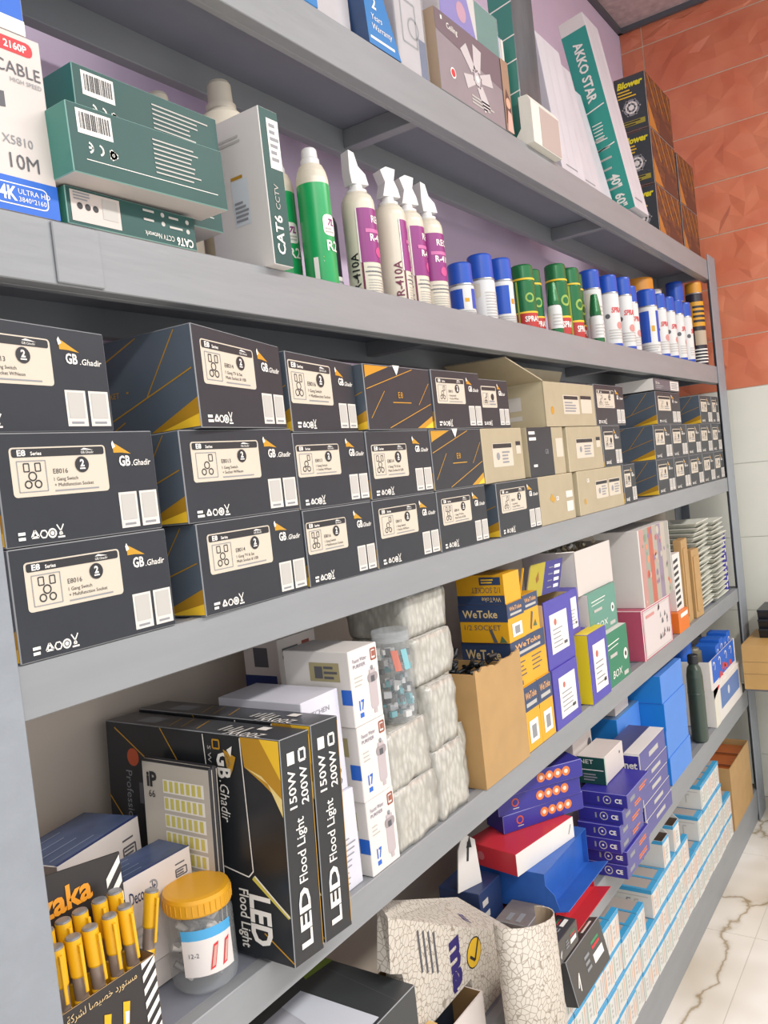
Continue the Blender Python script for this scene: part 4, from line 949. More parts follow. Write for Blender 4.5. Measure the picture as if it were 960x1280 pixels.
# counter display of voltage testers
TY = mat('yellow_plastic', '#e2ae1a', 0.35); TS = mat('silver_cap', '#9b9b9d', 0.35, metal=0.5); TG = mat('smoky_clear_plastic', '#8a7a6e', 0.2); DISP = mat('dark_display_card', '#2e2b2b', 0.4); KRAFT = mat('kraft_card', '#b08d5c', 0.6, var=0.06, scale=18); KRAFT_D = mat('kraft_inside', '#8f7049', 0.7)
def display():
    x0, x1, y0, y1, hf, hbk = 0.484, 0.612, 0.018, 0.086, 0.098, 0.228
    root = tag(empty('tester_display', (0.548, 0.05, ZD)), 'dark counter display box holding upright yellow voltage testers', 'display box')
    def part(n, f):
        b = MB(); f(b); o = b.build(n, root, (-0.548, -0.05, 0)); return o
    t = 0.002
    def body(b):
        b.box(x0, x1, y0, y0 + t, 0, hf, DISP, KRAFT, 0.0004, dict(back=KRAFT_D)); b.box(x0, x1, y1 - t, y1, 0, hf, DISP); b.box(x0, x0 + t, y0 + t, y1 - t, 0, hf, DISP); b.box(x1 - t, x1, y0 + t, y1 - t, 0, hf, DISP, None, 0, dict(left=KRAFT_D)); b.box(x0 + t, x1 - t, y0 + t, y1 - t, 0, t, KRAFT)
        F = Face(b, (x0, y0, 0), (1, 0, 0), (0, 0, 1), x1 - x0, hf)
        ar = '\ufee3\ufeb4\ufe98\ufeee\ufead\ufea9 \ufea7\ufebc\ufef4\ufebc\ufe8e \ufedf\ufeb8\ufeae\ufedb\ufe94'
        F.text(ar[::-1], 0.42, 0.86, 0.085, ink('#d9bd8a'), align='c', width=0.72, l=2)
        for i, u in enumerate((0.16, 0.36, 0.56)):
            F.poly([(u, 0.2), (u + 0.05, 0.18), (u + 0.12, 0.66), (u + 0.05, 0.7)], TY, 2); F.poly([(u + 0.045, 0.44), (u + 0.085, 0.43), (u + 0.1, 0.56), (u + 0.055, 0.58)], W_, 3)
        for k in range(7):
            v = -0.05 + 0.16 * k; F.poly([(0.84, max(0, v)), (0.99, max(0.0, min(1, v + 0.16))), (0.99, max(0.0, min(1, v + 0.24))), (0.84, max(0, min(1, v + 0.08)))], W_, 2)
    part('tray', body)
    def head(b):
        b.prism([(x0, 0.06), (x1 + 0.018, 0.06), (x1 + 0.018, hbk - 0.026), (x0, hbk - 0.004)], y1 + 0.0005, y1 + 0.003, DISP)
        F = Face(b, (x0, y1 + 0.0005, 0.06), (1, 0, 0), (0, 0, 1), x1 + 0.018 - x0, hbk - 0.06); F.text('zaka', 0.70, 0.64, 0.17, ink('#e79a2c'), align='r', bold=0.03)
        for k in range(3):
            v = 0.45 + 0.14 * k; F.poly([(0.84, v - 0.1), (0.99, v + 0.04), (0.99, min(0.83, v + 0.11)), (0.84, min(0.83, v - 0.03))], W_, 2)
    tag(part('header_card', head), 'dark header card with orange lettering', None)
    return root
display()
def tester_proto():
    root = empty('voltage_tester', (0, 0, 0)); h = 0.145
    b = MB(); b.lathe([(0.0035, 0), (0.0085, 0.004), (0.0088, 0.074), (0.0075, 0.076)], TY, 16); b.build('handle_body', root)
    b = MB(); b.lathe([(0.0075, 0.075), (0.0078, 0.102)], TG, 16); b.build('clear_window', root)
    b = MB(); b.lathe([(0.0078, 0.101), (0.0088, 0.103), (0.0092, 0.135), (0.0092, 0.143)], TY, 16); sleeve = b.build('top_sleeve', root)
    b = MB(); b.lathe([(0.0085, 0.143), (0.0085, h), (0.007, h + 0.001), (0.0001, h + 0.001)], TS, 16); b.build('end_cap', root)
    b = MB(); b.box(-0.002, 0.002, -0.0135, -0.0115, 0.085, 0.138, TY, None, 0.0006); b.box(-0.002, 0.002, -0.0115, -0.0075, 0.130, 0.138, TY); b.build('pocket_clip', sleeve)
    return root
proto = tester_proto(); tg = 'yellow voltage testers'
k = 0
for row, (yy, n) in enumerate(((0.034, 5), (0.0555, 5))):
    for i in range(n):
        loc = (0.502 + 0.0235 * i + 0.004 * row, yy, ZD + 0.014 + 0.012 * row); rz = R_(12 * ((i * 7 + row * 3) % 3 - 1))
        o = proto if k == 0 else copy_tree(proto, loc, rz)
        o.location = loc; o.rotation_euler = (R_(-3), 0, rz)
        tag(o, 'yellow tester with silver end, %s from the post in the %s row of the display' % (ORD[i], ('front', 'rear')[row]), 'tester', tg); k += 1
o = copy_tree(proto, (0.604, 0.052, ZD + 0.055), 0); o.rotation_euler = (0, R_(13), 0); o.location = (0.626, 0.0705, ZD + 0.0012)
tag(o, 'yellow tester leaning slanted at the right end of the display, beside the jar', 'tester', tg)

# white boxes behind the flood cartons
LILW = mat('cool_white_card', '#d3d2dc', 0.4, var=0.03, scale=9)
def mark_deco(mb, F):
    f = F['front']; f.text('KITCHEN', 0.12, 0.83, 0.05, GREY, width=0.6); f.lines(0.12, 0.74, 0.7, 0.80, 1, GREY); f.lines(0.12, 0.5, 0.5, 0.66, 3, LGREY, 0.15)
    for a, b_ in ((0.62, 0.2), (0.8, 0.2), (0.62, 0.1), (0.8, 0.1)): f.ring(a, b_, 0.03, 0.012, DGREY, 1, 6)
simple_box('white_carton', 'tall white carton with small icons behind the flood light cartons', 'box', 0.918, 1.008, 0.018, 0.19, ZD + 0.152, 0.158, LILW, deco=mark_deco)
def stripe_deco(mb, F):
    f = F['front']; f.lines(0.1, 0.05, 0.95, 0.55, 9, GREY, 0.12); f.path([(0.2, 0.6), (0.35, 0.75), (0.5, 0.55)], 0.03, DGREY)
simple_box('white_carton', 'white carton with grey stripes under the icon marked carton', 'box', 0.922, 1.012, 0.012, 0.19, ZD, 0.1515, LILW, deco=stripe_deco)
simple_box('white_carton', 'low white carton behind the two flood light cartons', 'box', 0.80, 0.915, 0.335, 0.345, ZD + 0.0, 0.3, LILW) if False else None
simple_box('white_carton', 'white carton top showing just behind the second flood carton', 'box', 0.905, 0.9165, 0.06, 0.2, ZD, 0.312, LILW) if False else None
def small_deco(mb, F):
    f = F['left']; g = F['front']; g.rect(0.62, 0.55, 0.82, 0.85, ink('#8a4a3c')); g.lines(0.1, 0.6, 0.55, 0.85, 2, DGREY); g.disc(0.7, 0.25, 0.15, DGREY); f.rect(0.3, 0.5, 0.7, 0.85, DGREY); f.rect(0.0, 0.0, 0.9, 0.35, mat('deep_blue_card', '#26356a'))
simple_box('purifier_box', 'small white box with dark picture at the back wall above the flood cartons', 'box', 1.085, 1.19, 0.205, 0.29, ZD + 0.265, 0.1, WCARD2, deco=small_deco)
simple_box('white_carton', 'pale carton carrying the small picture box by the back wall', 'box', 1.03, 1.22, 0.2, 0.30, ZD, 0.2645, LILW)
def purifier(z, label, dy, dx):
    def d_(mb, F):
        f = F['front']; v = ink('#b9aeb0'); f.text('Faucet Water', 0.12, 0.83, 0.055, ink('#6f6480'), width=0.48); f.text('PURIFIER', 0.12, 0.755, 0.05, ink('#6f6480'), width=0.42); f.frame(0.76, 0.79, 0.93, 0.93, 0.025, ink('#9a5a48')); f.rect(0.8, 0.83, 0.9, 0.9, ink('#9a5a48'))
        f.rrect(0.6, 0.14, 0.88, 0.56, v, 0.05); f.rrect(0.57, 0.5, 0.92, 0.62, ink('#9a9092'), 0.05, 2); f.rect(0.64, 0.62, 0.85, 0.67, v, 2); f.disc(0.745, 0.69, 0.03, GREY, 2); f.rect(0.68, 0.5, 0.8, 0.58, DGREY, 3); f.rect(0.69, 0.08, 0.8, 0.14, v, 2)
        f.text('17', 0.2, 0.2, 0.13, BLUE, bold=0.03, width=0.17); f.rect(0.2, 0.1, 0.33, 0.16, BLUE); f.lines(0.12, 0.5, 0.4, 0.66, 3, LGREY, 0.15)
        L = F['left']; L.rect(0.4, 0.6, 0.85, 0.85, ink('#a39a72')); L.rect(0.48, 0.64, 0.6, 0.8, DGREY, 2); L.lines(0.62, 0.62, 0.82, 0.82, 3, DGREY); L.rect(0.85, 0.3, 1.0, 0.5, BLUE)
    simple_box('purifier_box', label, 'box', 1.020 + dx, 1.098 + dx, 0.0 + dy, 0.135 + dy, z, 0.121, WCARD, deco=d_, group='faucet purifier boxes')
for k, nm in enumerate(('bottom', 'middle', 'top')): purifier(ZD + k * 0.1216, 'white purifier box with grey filter picture, %s of the stack of three' % nm, 0.002 - 0.002 * k, -0.004 * k + 0.006)

# see-through bags packed with white clips
def bag_mat():
    m = bpy.data.materials.new('clear_bag_of_clips'); m.use_nodes = True; nt = m.node_tree; p = nt.nodes['Principled BSDF']
    p.inputs['Roughness'].default_value = 0.35; p.inputs['Coat Weight'].default_value = 0.6; p.inputs['Coat Roughness'].default_value = 0.12
    tc = nt.nodes.new('ShaderNodeTexCoord'); mp = nt.nodes.new('ShaderNodeMapping'); mp.inputs['Scale'].default_value = (1.6, 1.6, 0.7); nt.links.new(tc.outputs['Object'], mp.inputs['Vector'])
    v = nt.nodes.new('ShaderNodeTexVoronoi'); v.inputs['Scale'].default_value = 70; nt.links.new(mp.outputs[0], v.inputs['Vector'])
    r = nt.nodes.new('ShaderNodeValToRGB'); e = r.color_ramp.elements; e[0].position = 0.15; e[0].color = lin('#cbc9c0'); e[1].position = 0.7; e[1].color = lin('#8b8980')
    nt.links.new(v.outputs['Distance'], r.inputs[0])
    n = nt.nodes.new('ShaderNodeTexNoise'); n.inputs['Scale'].default_value = 22; n.inputs['Detail'].default_value = 3; nt.links.new(tc.outputs['Object'], n.inputs['Vector'])
    mx = nt.nodes.new('ShaderNodeMixRGB'); mx.inputs[2].default_value = lin('#b7b5ac'); nt.links.new(n.outputs['Fac'], mx.inputs[0]); nt.links.new(r.outputs[0], mx.inputs[1]); nt.links.new(mx.outputs[0], p.inputs['Base Color'])
    n2 = nt.nodes.new('ShaderNodeTexNoise'); n2.inputs['Scale'].default_value = 38; n2.inputs['Detail'].default_value = 5; nt.links.new(tc.outputs['Object'], n2.inputs['Vector'])
    b = nt.nodes.new('ShaderNodeBump'); b.inputs['Strength'].default_value = 0.6; b.inputs['Distance'].default_value = 0.006; nt.links.new(n2.outputs['Fac'], b.inputs['Height']); nt.links.new(b.outputs[0], p.inputs['Normal']); nt.links.new(b.outputs[0], p.inputs['Coat Normal'])
    return m
BAG = bag_mat()
def bag(x0, x1, y0, y1, z0, h, label, seed):
    nx, ny, nz = 9, 6, 9; mb = MB(); g = []
    def pt(u, v, w):
        X = (u - 0.5) * 2; Y = (v - 0.5) * 2; Z = (w - 0.5) * 2
        sx = 1 - 0.035 * abs(Z) ** 8 - 0.02 * abs(Y) ** 8; sy = 1 - 0.04 * abs(Z) ** 8
        p = Vector((X * 0.5 * sx * (x1 - x0), Y * 0.5 * sy * (y1 - y0), w * h))
        n = noise.noise_vector(Vector((p.x * 38 + seed * 5, p.y * 38, p.z * 38))) * 0.005
        return (p.x + n.x, p.y + n.y, max(0.0, p.z + (n.z if 0 < w < 1 else 0)))
    def face(fn, a, b):
        base = [fn(i / a, j / b) for j in range(b + 1) for i in range(a + 1)]
        mb.add([pt(*q) for q in base], [(j * (a + 1) + i, j * (a + 1) + i + 1, (j + 1) * (a + 1) + i + 1, (j + 1) * (a + 1) + i) for j in range(b) for i in range(a)], BAG, True)
    face(lambda a, b: (a, 0, b), nx, nz); face(lambda a, b: (1 - a, 1, b), nx, nz); face(lambda a, b: (0, 1 - a, b), ny, nz); face(lambda a, b: (1, a, b), ny, nz); face(lambda a, b: (a, b, 1), nx, ny); face(lambda a, b: (a, 1 - b, 0), nx, ny)
    o = mb.build('clip_bag', None, ((x0 + x1) / 2, (y0 + y1) / 2, z0), recalc=True)
    # crimped seal along the top front edge
    s = MB(); w = (x1 - x0) * 0.42; s.prism([(-0.001, h - 0.004), (0.001, h - 0.004), (-0.007, h + 0.006), (-0.009, h + 0.005)], -w, w, clear('bag_seal', '#dadad6', 0.5, 0.1), 'x')
    s.build('crimped_seal', o, (0, -(y1 - y0) * 0.42, -0.004))
    tag(o, label, 'bag', 'clear bags of white clips')
for i, (x0, x1, y0, y1, z0, h, lb) in enumerate([(1.112, 1.242, 0.004, 0.15, ZD, 0.102, 'clear bag of white clips, bottom of the left pile beside purifier boxes'), (1.108, 1.238, 0.006, 0.15, ZD + 0.103, 0.098, 'clear bag of white clips, under the jar of connectors'),
        (1.246, 1.345, 0.002, 0.15, ZD, 0.128, 'clear bag of white clips, bottom of the right pile'), (1.348, 1.402, 0.03, 0.16, ZD, 0.135, 'narrow clear bag of clips pressed against the cardboard box, lower'), (1.244, 1.342, 0.004, 0.15, ZD + 0.129, 0.118, 'clear bag of white clips, second up in the right pile'),
        (1.345, 1.40, 0.05, 0.17, ZD + 0.136, 0.11, 'narrow clear bag of clips pressed against the cardboard box, upper'), (1.236, 1.375, 0.02, 0.16, ZD + 0.248, 0.085, 'clear bag of white clips, third up in the right pile'), (1.24, 1.385, 0.03, 0.165, ZD + 0.334, 0.075, 'clear bag of white clips, topmost, just under the shelf above')]):
    bag(x0, x1, y0, y1, z0, h, lb, i)
def jar_fill_conn(root, r, h):
    rr = random.Random(9); g = MB(); cols = [ink('#bfc2c4'), ink('#8e9296'), ink('#4c5054'), ink('#d2d2cf'), ink('#5f9ea6')]
    for k in range(90):
        a = rr.uniform(0, 6.28); q = math.sqrt(rr.uniform(0, 0.62)) * r; z = rr.uniform(0.008, h * 0.8); s_ = rr.uniform(0.004, 0.007); m = rr.choice(cols); t = rr.uniform(0, 3)
        ca, sa = math.cos(t), math.sin(t); P = []
        for dz in (-s_ * 0.8, s_ * 0.8):
            for dx, dy in ((-s_, -s_ * .6), (s_, -s_ * .6), (s_, s_ * .6), (-s_, s_ * .6)): P.append((q * math.cos(a) + dx * ca - dy * sa, q * math.sin(a) + dx * sa + dy * ca, z + dz))
        g.add(P, [(0, 3, 2, 1), (4, 5, 6, 7), (0, 1, 5, 4), (1, 2, 6, 5), (2, 3, 7, 6), (3, 0, 4, 7)], m)
    tag(g.build('connectors', root), 'small grey and white connectors heaped inside', None, None, 'stuff')
    b = MB(); Wp = Wrap(b, r + 0.0005, h * 0.55, h * 0.82, 190, 290); Wp.poly([(0.3, 0.1), (0.5, 0.1), (0.4, 0.95), (0.2, 0.95)], ink('#c87a6a')); Wp.poly([(0.6, 0.1), (0.8, 0.1), (0.7, 0.95), (0.5, 0.95)], ink('#7fb6bd')); b.build('printed_label', root)
jar(1.186, 0.031, ZD + 0.2062, 0.0335, 0.158, None, 'clear jar of small grey connectors on the left pile of bags', jar_fill_conn, 0.018)

# torn cardboard box with dark things in it
def torn_box():
    x0, w, d, h = 1.406, 0.178, 0.17, 0.235
    root = tag(empty('cardboard_box', (x0 + w / 2, 0.004, ZD)), 'tan cardboard box with torn top edge holding dark parts', 'box')
    rr = random.Random(2); n = 26; top = []
    for i in range(n + 1):
        u = i / n; top.append((-w / 2 + w * u, h * (0.98 + 0.015 * math.sin(u * 9)) + rr.uniform(-0.004, 0.004)))
    b = MB(); b.prism([(-w / 2, 0), (w / 2 + 0.026, 0)] + [(a * 1.0 + (a + w / 2) / w * 0.026, c) for a, c in top[::-1]], -0.0085, -0.0045, KRAFT, 'y'); b.build('front_panel', root)
    b = MB(); b.box(-w / 2, -w / 2 + 0.004, -0.0045, d, 0, h * 0.97, KRAFT); b.box(w / 2 - 0.004, w / 2, 0.004, d, 0, h * 0.9, KRAFT); b.box(-w / 2 + 0.004, w / 2 - 0.004, d - 0.004, d, 0, h * 0.9, KRAFT, None, 0, dict(front=KRAFT_D)); b.box(-w / 2 + 0.004, w / 2 - 0.004, 0.004, d - 0.004, 0, 0.004, KRAFT); b.build('box_walls', root)
    g = MB(); mk = mat('black_rubber', '#25272b', 0.45)
    for k in range(26):
        p = Vector((rr.uniform(-0.072, 0.062), rr.uniform(0.025, d - 0.03), h * rr.uniform(0.75, 0.97))); q = [p]
        for j in range(4): q.append(q[-1] + Vector((rr.uniform(-0.02, 0.02), rr.uniform(-0.012, 0.012), rr.uniform(-0.01, 0.012))))
        q = [Vector((min(max(v.x, -0.078), 0.076), min(max(v.y, 0.015), d - 0.015), v.z)) for v in q]
        g.tube(q, 0.005, mk, 6)
    g.box(-w / 2 + 0.01, w / 2 - 0.01, 0.012, d - 0.012, 0.01, h * 0.72, mk)
    tag(g.build('cable_heap', None, (x0 + w / 2, 0.004, ZD + 0.0005)), 'heap of black rubber parts inside the torn cardboard box', 'cables')
torn_box()

# yellow socket sets
SY = mat('yellow_socket_card', '#dba21c', 0.4, var=0.03, scale=20); SNAV = mat('navy_band_print', '#2f4163', 0.4)
def sock(x0, x1, y0, y1, z0, h, label, style, faces=None):
    def d_(mb, F):
        f, L = F['front'], F['left']
        f.rect(0, 0.62, 1, 1, SNAV); f.text('WeToke', 0.12, 0.80, 0.11, ink('#d9a46a'), width=0.75, bold=0.02, l=2); f.rect(0.15, 0.68, 0.85, 0.74, LGREY, 2)
        if style == 'label': f.rect(0.2, 0.12, 0.8, 0.46, W_, 2); f.rect(0.35, 0.18, 0.65, 0.38, GREY, 3)
        elif style == 'wide':
            f.rect(0, 0.0, 1, 0.60, SY, 2); f.lines(0.08, 0.2, 0.45, 0.56, 4, DGREY, 0.15, l=3); f.lines(0.55, 0.2, 0.92, 0.56, 4, DGREY, 0.15, l=3); f.rect(0.08, 0.05, 0.25, 0.14, DGREY, 3)
        elif style == 'pic':
            f.poly([(0.35, 0.12), (0.42, 0.08), (0.6, 0.5), (0.5, 0.54)], DGREY, 2); f.poly([(0.55, 0.15), (0.8, 0.12), (0.72, 0.3)], ink('#4d6b4c'), 2)
        L.rect(0, 0.55, 1, 1, SNAV); L.text('WeToke', 0.08, 0.66, 0.2, ink('#d9c08a'), width=0.72, bold=0.02, l=2); L.text('1/2 SOCKET', 0.1, 0.34, 0.14, DGREY, width=0.75, l=2)
        L.poly([(0.68, 0.02), (0.76, 0.02), (0.66, 0.36), (0.6, 0.36)], DGREY, 2); L.poly([(0.8, 0.02), (0.95, 0.02), (0.85, 0.2)], ink('#4d6b4c'), 2)
    return simple_box('socket_set_box', label, 'box', x0, x1, y0, y1, z0, h, SY, EDGE if False else None, faces, deco=d_, group='yellow socket set boxes')
Ya = 'yellow and navy tool box, '
sock(1.618, 1.694, 0.002, 0.12, ZD, 0.143, Ya + 'bottom left of the yellow pile', 'label'); sock(1.6955, 1.770, 0.002, 0.12, ZD, 0.143, Ya + 'bottom right of the yellow pile', 'label')
sock(1.59, 1.766, 0.006, 0.125, ZD + 0.1435, 0.106, Ya + 'wide one in the middle of the yellow pile', 'wide')
sock(1.584, 1.664, 0.002, 0.12, ZD + 0.250, 0.084, Ya + 'upper left with white label', 'label'); sock(1.6655, 1.745, 0.004, 0.12, ZD + 0.250, 0.088, Ya + 'upper right with drill picture', 'pic')
def flipped():
    w, d, h = 0.078, 0.115, 0.064; mb = MB(); mb.box(0, w, 0, d, 0, h, SY); L = box_faces(mb, 0, w, 0, d, 0, h)['left']
    L.rect(0, 0, 1, 0.3, SNAV); L.text('WeToke', 0.92, 0.24, 0.16, ink('#d9c08a'), rot=180, width=0.4, l=2); L.text('1/2 SOCKET', 0.92, 0.58, 0.2, DGREY, rot=180, width=0.6, l=2); L.rect(0.5, 0.66, 0.94, 0.92, SNAV, 2); L.lines(0.54, 0.7, 0.9, 0.88, 2, YEL, l=3)
    o = tag(mb.build('socket_set_box', None, (1.584, 0.004, ZD + 0.3345)), Ya + 'topmost, standing upside down', 'box', 'yellow socket set boxes')
    b = MB(); b.prism([(w, h * 0.15), (w + 0.002, h * 0.15), (w + 0.03, h * 0.95), (w + 0.028, h * 0.98)], 0.0, 0.004, SY, 'y'); b.build('lid_flap', o)
flipped()

# violet and yellow boxes
VIO = mat('violet_card', '#4a43a3', 0.4, var=0.04, scale=18); CREAMC = mat('cream_card_inside', '#d3bd92', 0.6); YC = mat('yellow_gloss_card', '#e6cf1d', 0.35)
def spec(f, u0, v0, u1, v1):
    f.rect(u0, v0, u1, v1, W_, 1); f.disc(u0 + (u1 - u0) * 0.3, v1 - (v1 - v0) * 0.22, 0.05, ink('#c06b5e'), 2); f.lines(u0 + (u1 - u0) * 0.12, v0 + (v1 - v0) * 0.1, u1 - (u1 - u0) * 0.15, v1 - (v1 - v0) * 0.35, 5, GREY, 0.12); f.rect(u1 - (u1 - u0) * 0.3, v0 + (v1 - v0) * 0.12, u1 - (u1 - u0) * 0.1, v0 + (v1 - v0) * 0.2, DGREY, 2)
def open_violet():
    x0, x1, d, h = 1.773, 1.936, 0.11, 0.16; w = x1 - x0; t = 0.003
    root = tag(empty('violet_box', ((x0 + x1) / 2, 0.004, ZD + 0.1425)), 'open violet box with white label and cream end beside the yellow pile', 'box', 'violet boxes')
    b = MB(); b.box(-w / 2, w / 2, 0, t, 0, h, VIO, None, 0, dict(back=CREAMC)); b.box(-w / 2, w / 2, d - t, d, 0, h, VIO, None, 0, dict(front=CREAMC)); b.box(-w / 2, -w / 2 + t, t, d - t, 0, h - 0.006, CREAMC); b.box(w / 2 - t, w / 2, t, d - t, 0, h, VIO, None, 0, dict(left=CREAMC)); b.box(-w / 2 + t, w / 2 - t, t, d - t, 0, t, CREAMC)
    spec(Face(b, (-w / 2, 0, 0), (1, 0, 0), (0, 0, 1), w, h), 0.16, 0.2, 0.8, 0.78); b.build('box_body', root)
    # lid thrown back, printed yellow and violet
    b = MB(); cx = (x0 + x1) / 2; A = Vector((1.745 - cx, 0.028, h + 0.012)); U = Vector((0.175, -0.008, -0.006)); V = Vector((0.065, 0.010, 0.072))
    n = U.cross(V).normalized() * 0.003
    P = [A, A + U, A + U + V, A + V]; b.add(P + [p - n for p in P], [(0, 1, 2, 3), (7, 6, 5, 4), (0, 4, 5, 1), (1, 5, 6, 2), (2, 6, 7, 3), (3, 7, 4, 0)], CREAMC)
    F = Face(b, A, U, V, U.length, V.length); F.N = U.cross(V).normalized()
    F.rect(0, 0, 0.45, 1, mat('olive_yellow_card', '#a89a22', 0.4)); F.rect(0.45, 0, 1, 1, mat('deep_violet_card', '#2f2c7c', 0.35)); F.poly([(0.2, 0.55), (0.26, 0.75), (0.3, 0.5), (0.24, 0.4)], ink('#8e5a24'), 2)
    for k in range(4): F.rect(0.78 - 0.01 * k, 0.14 + 0.2 * k, 0.93, 0.24 + 0.2 * k, W_, 2); F.rect(0.58, 0.17 + 0.2 * k, 0.72, 0.2 + 0.2 * k, GREY, 2)
    tag(b.build('lid', root), 'lid printed olive yellow and deep violet with white lettering', None)
open_violet()
def vdeco(mb, F): spec(F['front'], 0.2, 0.14, 0.86, 0.82)
simple_box('violet_box', 'violet box with white label on the shelf under the open violet one', 'box', 1.776, 1.928, 0.0, 0.11, ZD, 0.142, VIO, deco=vdeco, group='violet boxes')
simple_box('violet_box', 'violet box half hidden above the yellow sided box', 'box', 1.942, 2.036, 0.025, 0.12, ZD + 0.181, 0.115, VIO, deco=vdeco, group='violet boxes')
simple_box('violet_box', 'violet front box with bright yellow side standing on the shelf edge', 'box', 1.992, 2.125, -0.008, 0.03, ZD, 0.18, VIO, None, dict(left=YC, top=YC), deco=vdeco, group='violet boxes')
simple_box('violet_box', 'plain violet box hidden behind the yellow sided one', 'box', 1.94, 2.09, 0.034, 0.12, ZD, 0.180, VIO, group='violet boxes')
# green boxes
GRN = mat('dull_green_card', '#5c9080', 0.4); GRN2 = mat('strong_green_card', '#277a5b', 0.4)
def gdeco(mb, F):
    f = F['front']; f.line(0.1, 0.78, 0.6, 0.80, 0.02, W_); f.line(0.1, 0.70, 0.55, 0.72, 0.015, W_); f.lines(0.16, 0.48, 0.5, 0.64, 1, LGREY, 0.2); f.text('BOX', 0.2, 0.14, 0.14, W_, width=0.4, shear=0.2); f.disc(0.84, 0.45, 0.11, W_); f.disc(0.84, 0.45, 0.05, K_, 2); f.rect(0.7, 0.06, 0.9, 0.14, LGREY)
simple_box('green_box', 'dull green box, upper of the two green boxes', 'box', 2.092, 2.305, 0.02, 0.12, ZD + 0.1475, 0.118, GRN, None, dict(left=WCARD), deco=gdeco, group='green boxes')
simple_box('green_box', 'bright green box, lower of the two beside the yellow side', 'box', 2.132, 2.312, 0.0, 0.12, ZD, 0.147, GRN2, None, dict(top=WCARD), deco=gdeco, group='green boxes')
# open white box on the green ones, with clear bagged bits on top
def open_white():
    x0, w, d, h = 2.055, 0.27, 0.15, 0.118; t = 0.003; z = ZD + 0.2665
    root = tag(empty('white_box', (x0 + w / 2, 0.03, z)), 'open white box above the green boxes', 'box')
    b = MB(); b.box(-w / 2, w / 2, 0, t, 0, h, WCARD2, None, 0, dict(back=CREAMC)); b.box(-w / 2, w / 2, d - t, d, 0, h, WCARD2); b.box(-w / 2, -w / 2 + t, t, d - t, 0, h, WCARD); b.box(w / 2 - t, w / 2, t, d - t, 0, h, WCARD2); b.box(-w / 2 + t, w / 2 - t, t, d - t, 0, t, WCARD2); b.build('box_body', root)
    b = MB(); b.add([(-w / 2, 0.0, h), (-w / 2, d, h), (-w / 2 - 0.12, d, h + 0.012), (-w / 2 - 0.12, 0.0, h + 0.012), (-w / 2, 0.0, h + 0.002), (-w / 2, d, h + 0.002), (-w / 2 - 0.12, d, h + 0.014), (-w / 2 - 0.12, 0.0, h + 0.014)], [(3, 2, 1, 0), (4, 5, 6, 7), (0, 1, 5, 4), (2, 3, 7, 6), (3, 0, 4, 7), (1, 2, 6, 5)], WCARD); b.build('lid_flap', root)
    rr = random.Random(5); g = MB()
    for k in range(36):
        p = Vector((rr.uniform(-w * .4, w * .4), rr.uniform(0.02, d - 0.02), h * rr.uniform(0.86, 1.02))); g.tube([p, p + Vector((rr.uniform(-.02, .02), rr.uniform(-.01, .01), rr.uniform(0, 0.008)))], 0.005, rr.choice((ink('#b7ab93'), ink('#8d8269'), WCARD)), 6)
    g.box(-w / 2 + .01, w / 2 - .01, 0.01, d - 0.01, 0.006, h * 0.85, CREAMC)
    tag(g.build('fittings', None, (x0 + w / 2, 0.03, z + 0.0005)), 'small tan and white fittings heaped in the open white box', 'fittings')
open_white()
# rose boxes with printed fronts
ROSE = mat('rose_card', '#b5506a', 0.4); FLOW = mat('floral_print', '#b0646a', 0.35, hex2='#8f9587', scale=16, stretch=(1, 1, 0.6)); 
def rosed(mb, F):
    f = F['front']; f.rect(0.03, 0.03, 0.97, 0.97, ink('#cfc5c3')); f.frame(0.05, 0.06, 0.95, 0.94, 0.02, LGREY, 2); rr = random.Random(8)
    for k in range(16): u, v = rr.uniform(0.45, 0.85), rr.uniform(0.2, 0.85); f.poly([(u, v), (u + 0.05, v + 0.02), (u + 0.03, v + 0.12)], rr.choice((DGREY, GREY, ink('#7d4a52'))), 3)
    f.rect(0.12, 0.8, 0.4, 0.86, ink('#c98a84'), 3)
simple_box('rose_box', 'rose sided box with pale patterned front on the shelf edge', 'box', 2.445, 2.745, -0.003, 0.085, ZD, 0.153, ROSE, W_, deco=rosed)
def flord(mb, F):
    f = F['front']; rr = random.Random(12)
    for k in range(7): f.rect(0.02 + 0.137 * k, 0.0, 0.02 + 0.137 * (k + 1), 1.0, ink(('#b98a83', '#94978a', '#b5604f', '#a7a094', '#8b7d8f', '#b3aa9d', '#9d9a92')[k]), 1)
    for k in range(34): f.disc(rr.uniform(0.06, 0.94), rr.uniform(0.06, 0.94), rr.uniform(0.02, 0.06), ink(rr.choice(('#c05548', '#d08a6a', '#7d8b73', '#8a6f8c', '#b9b2a2'))), 2, 8)
simple_box('gift_box', 'tall white sided box with colourful flower print front', 'box', 2.49, 2.815, -0.001, 0.14, ZD + 0.1535, 0.236, WCARD, None, deco=flord)
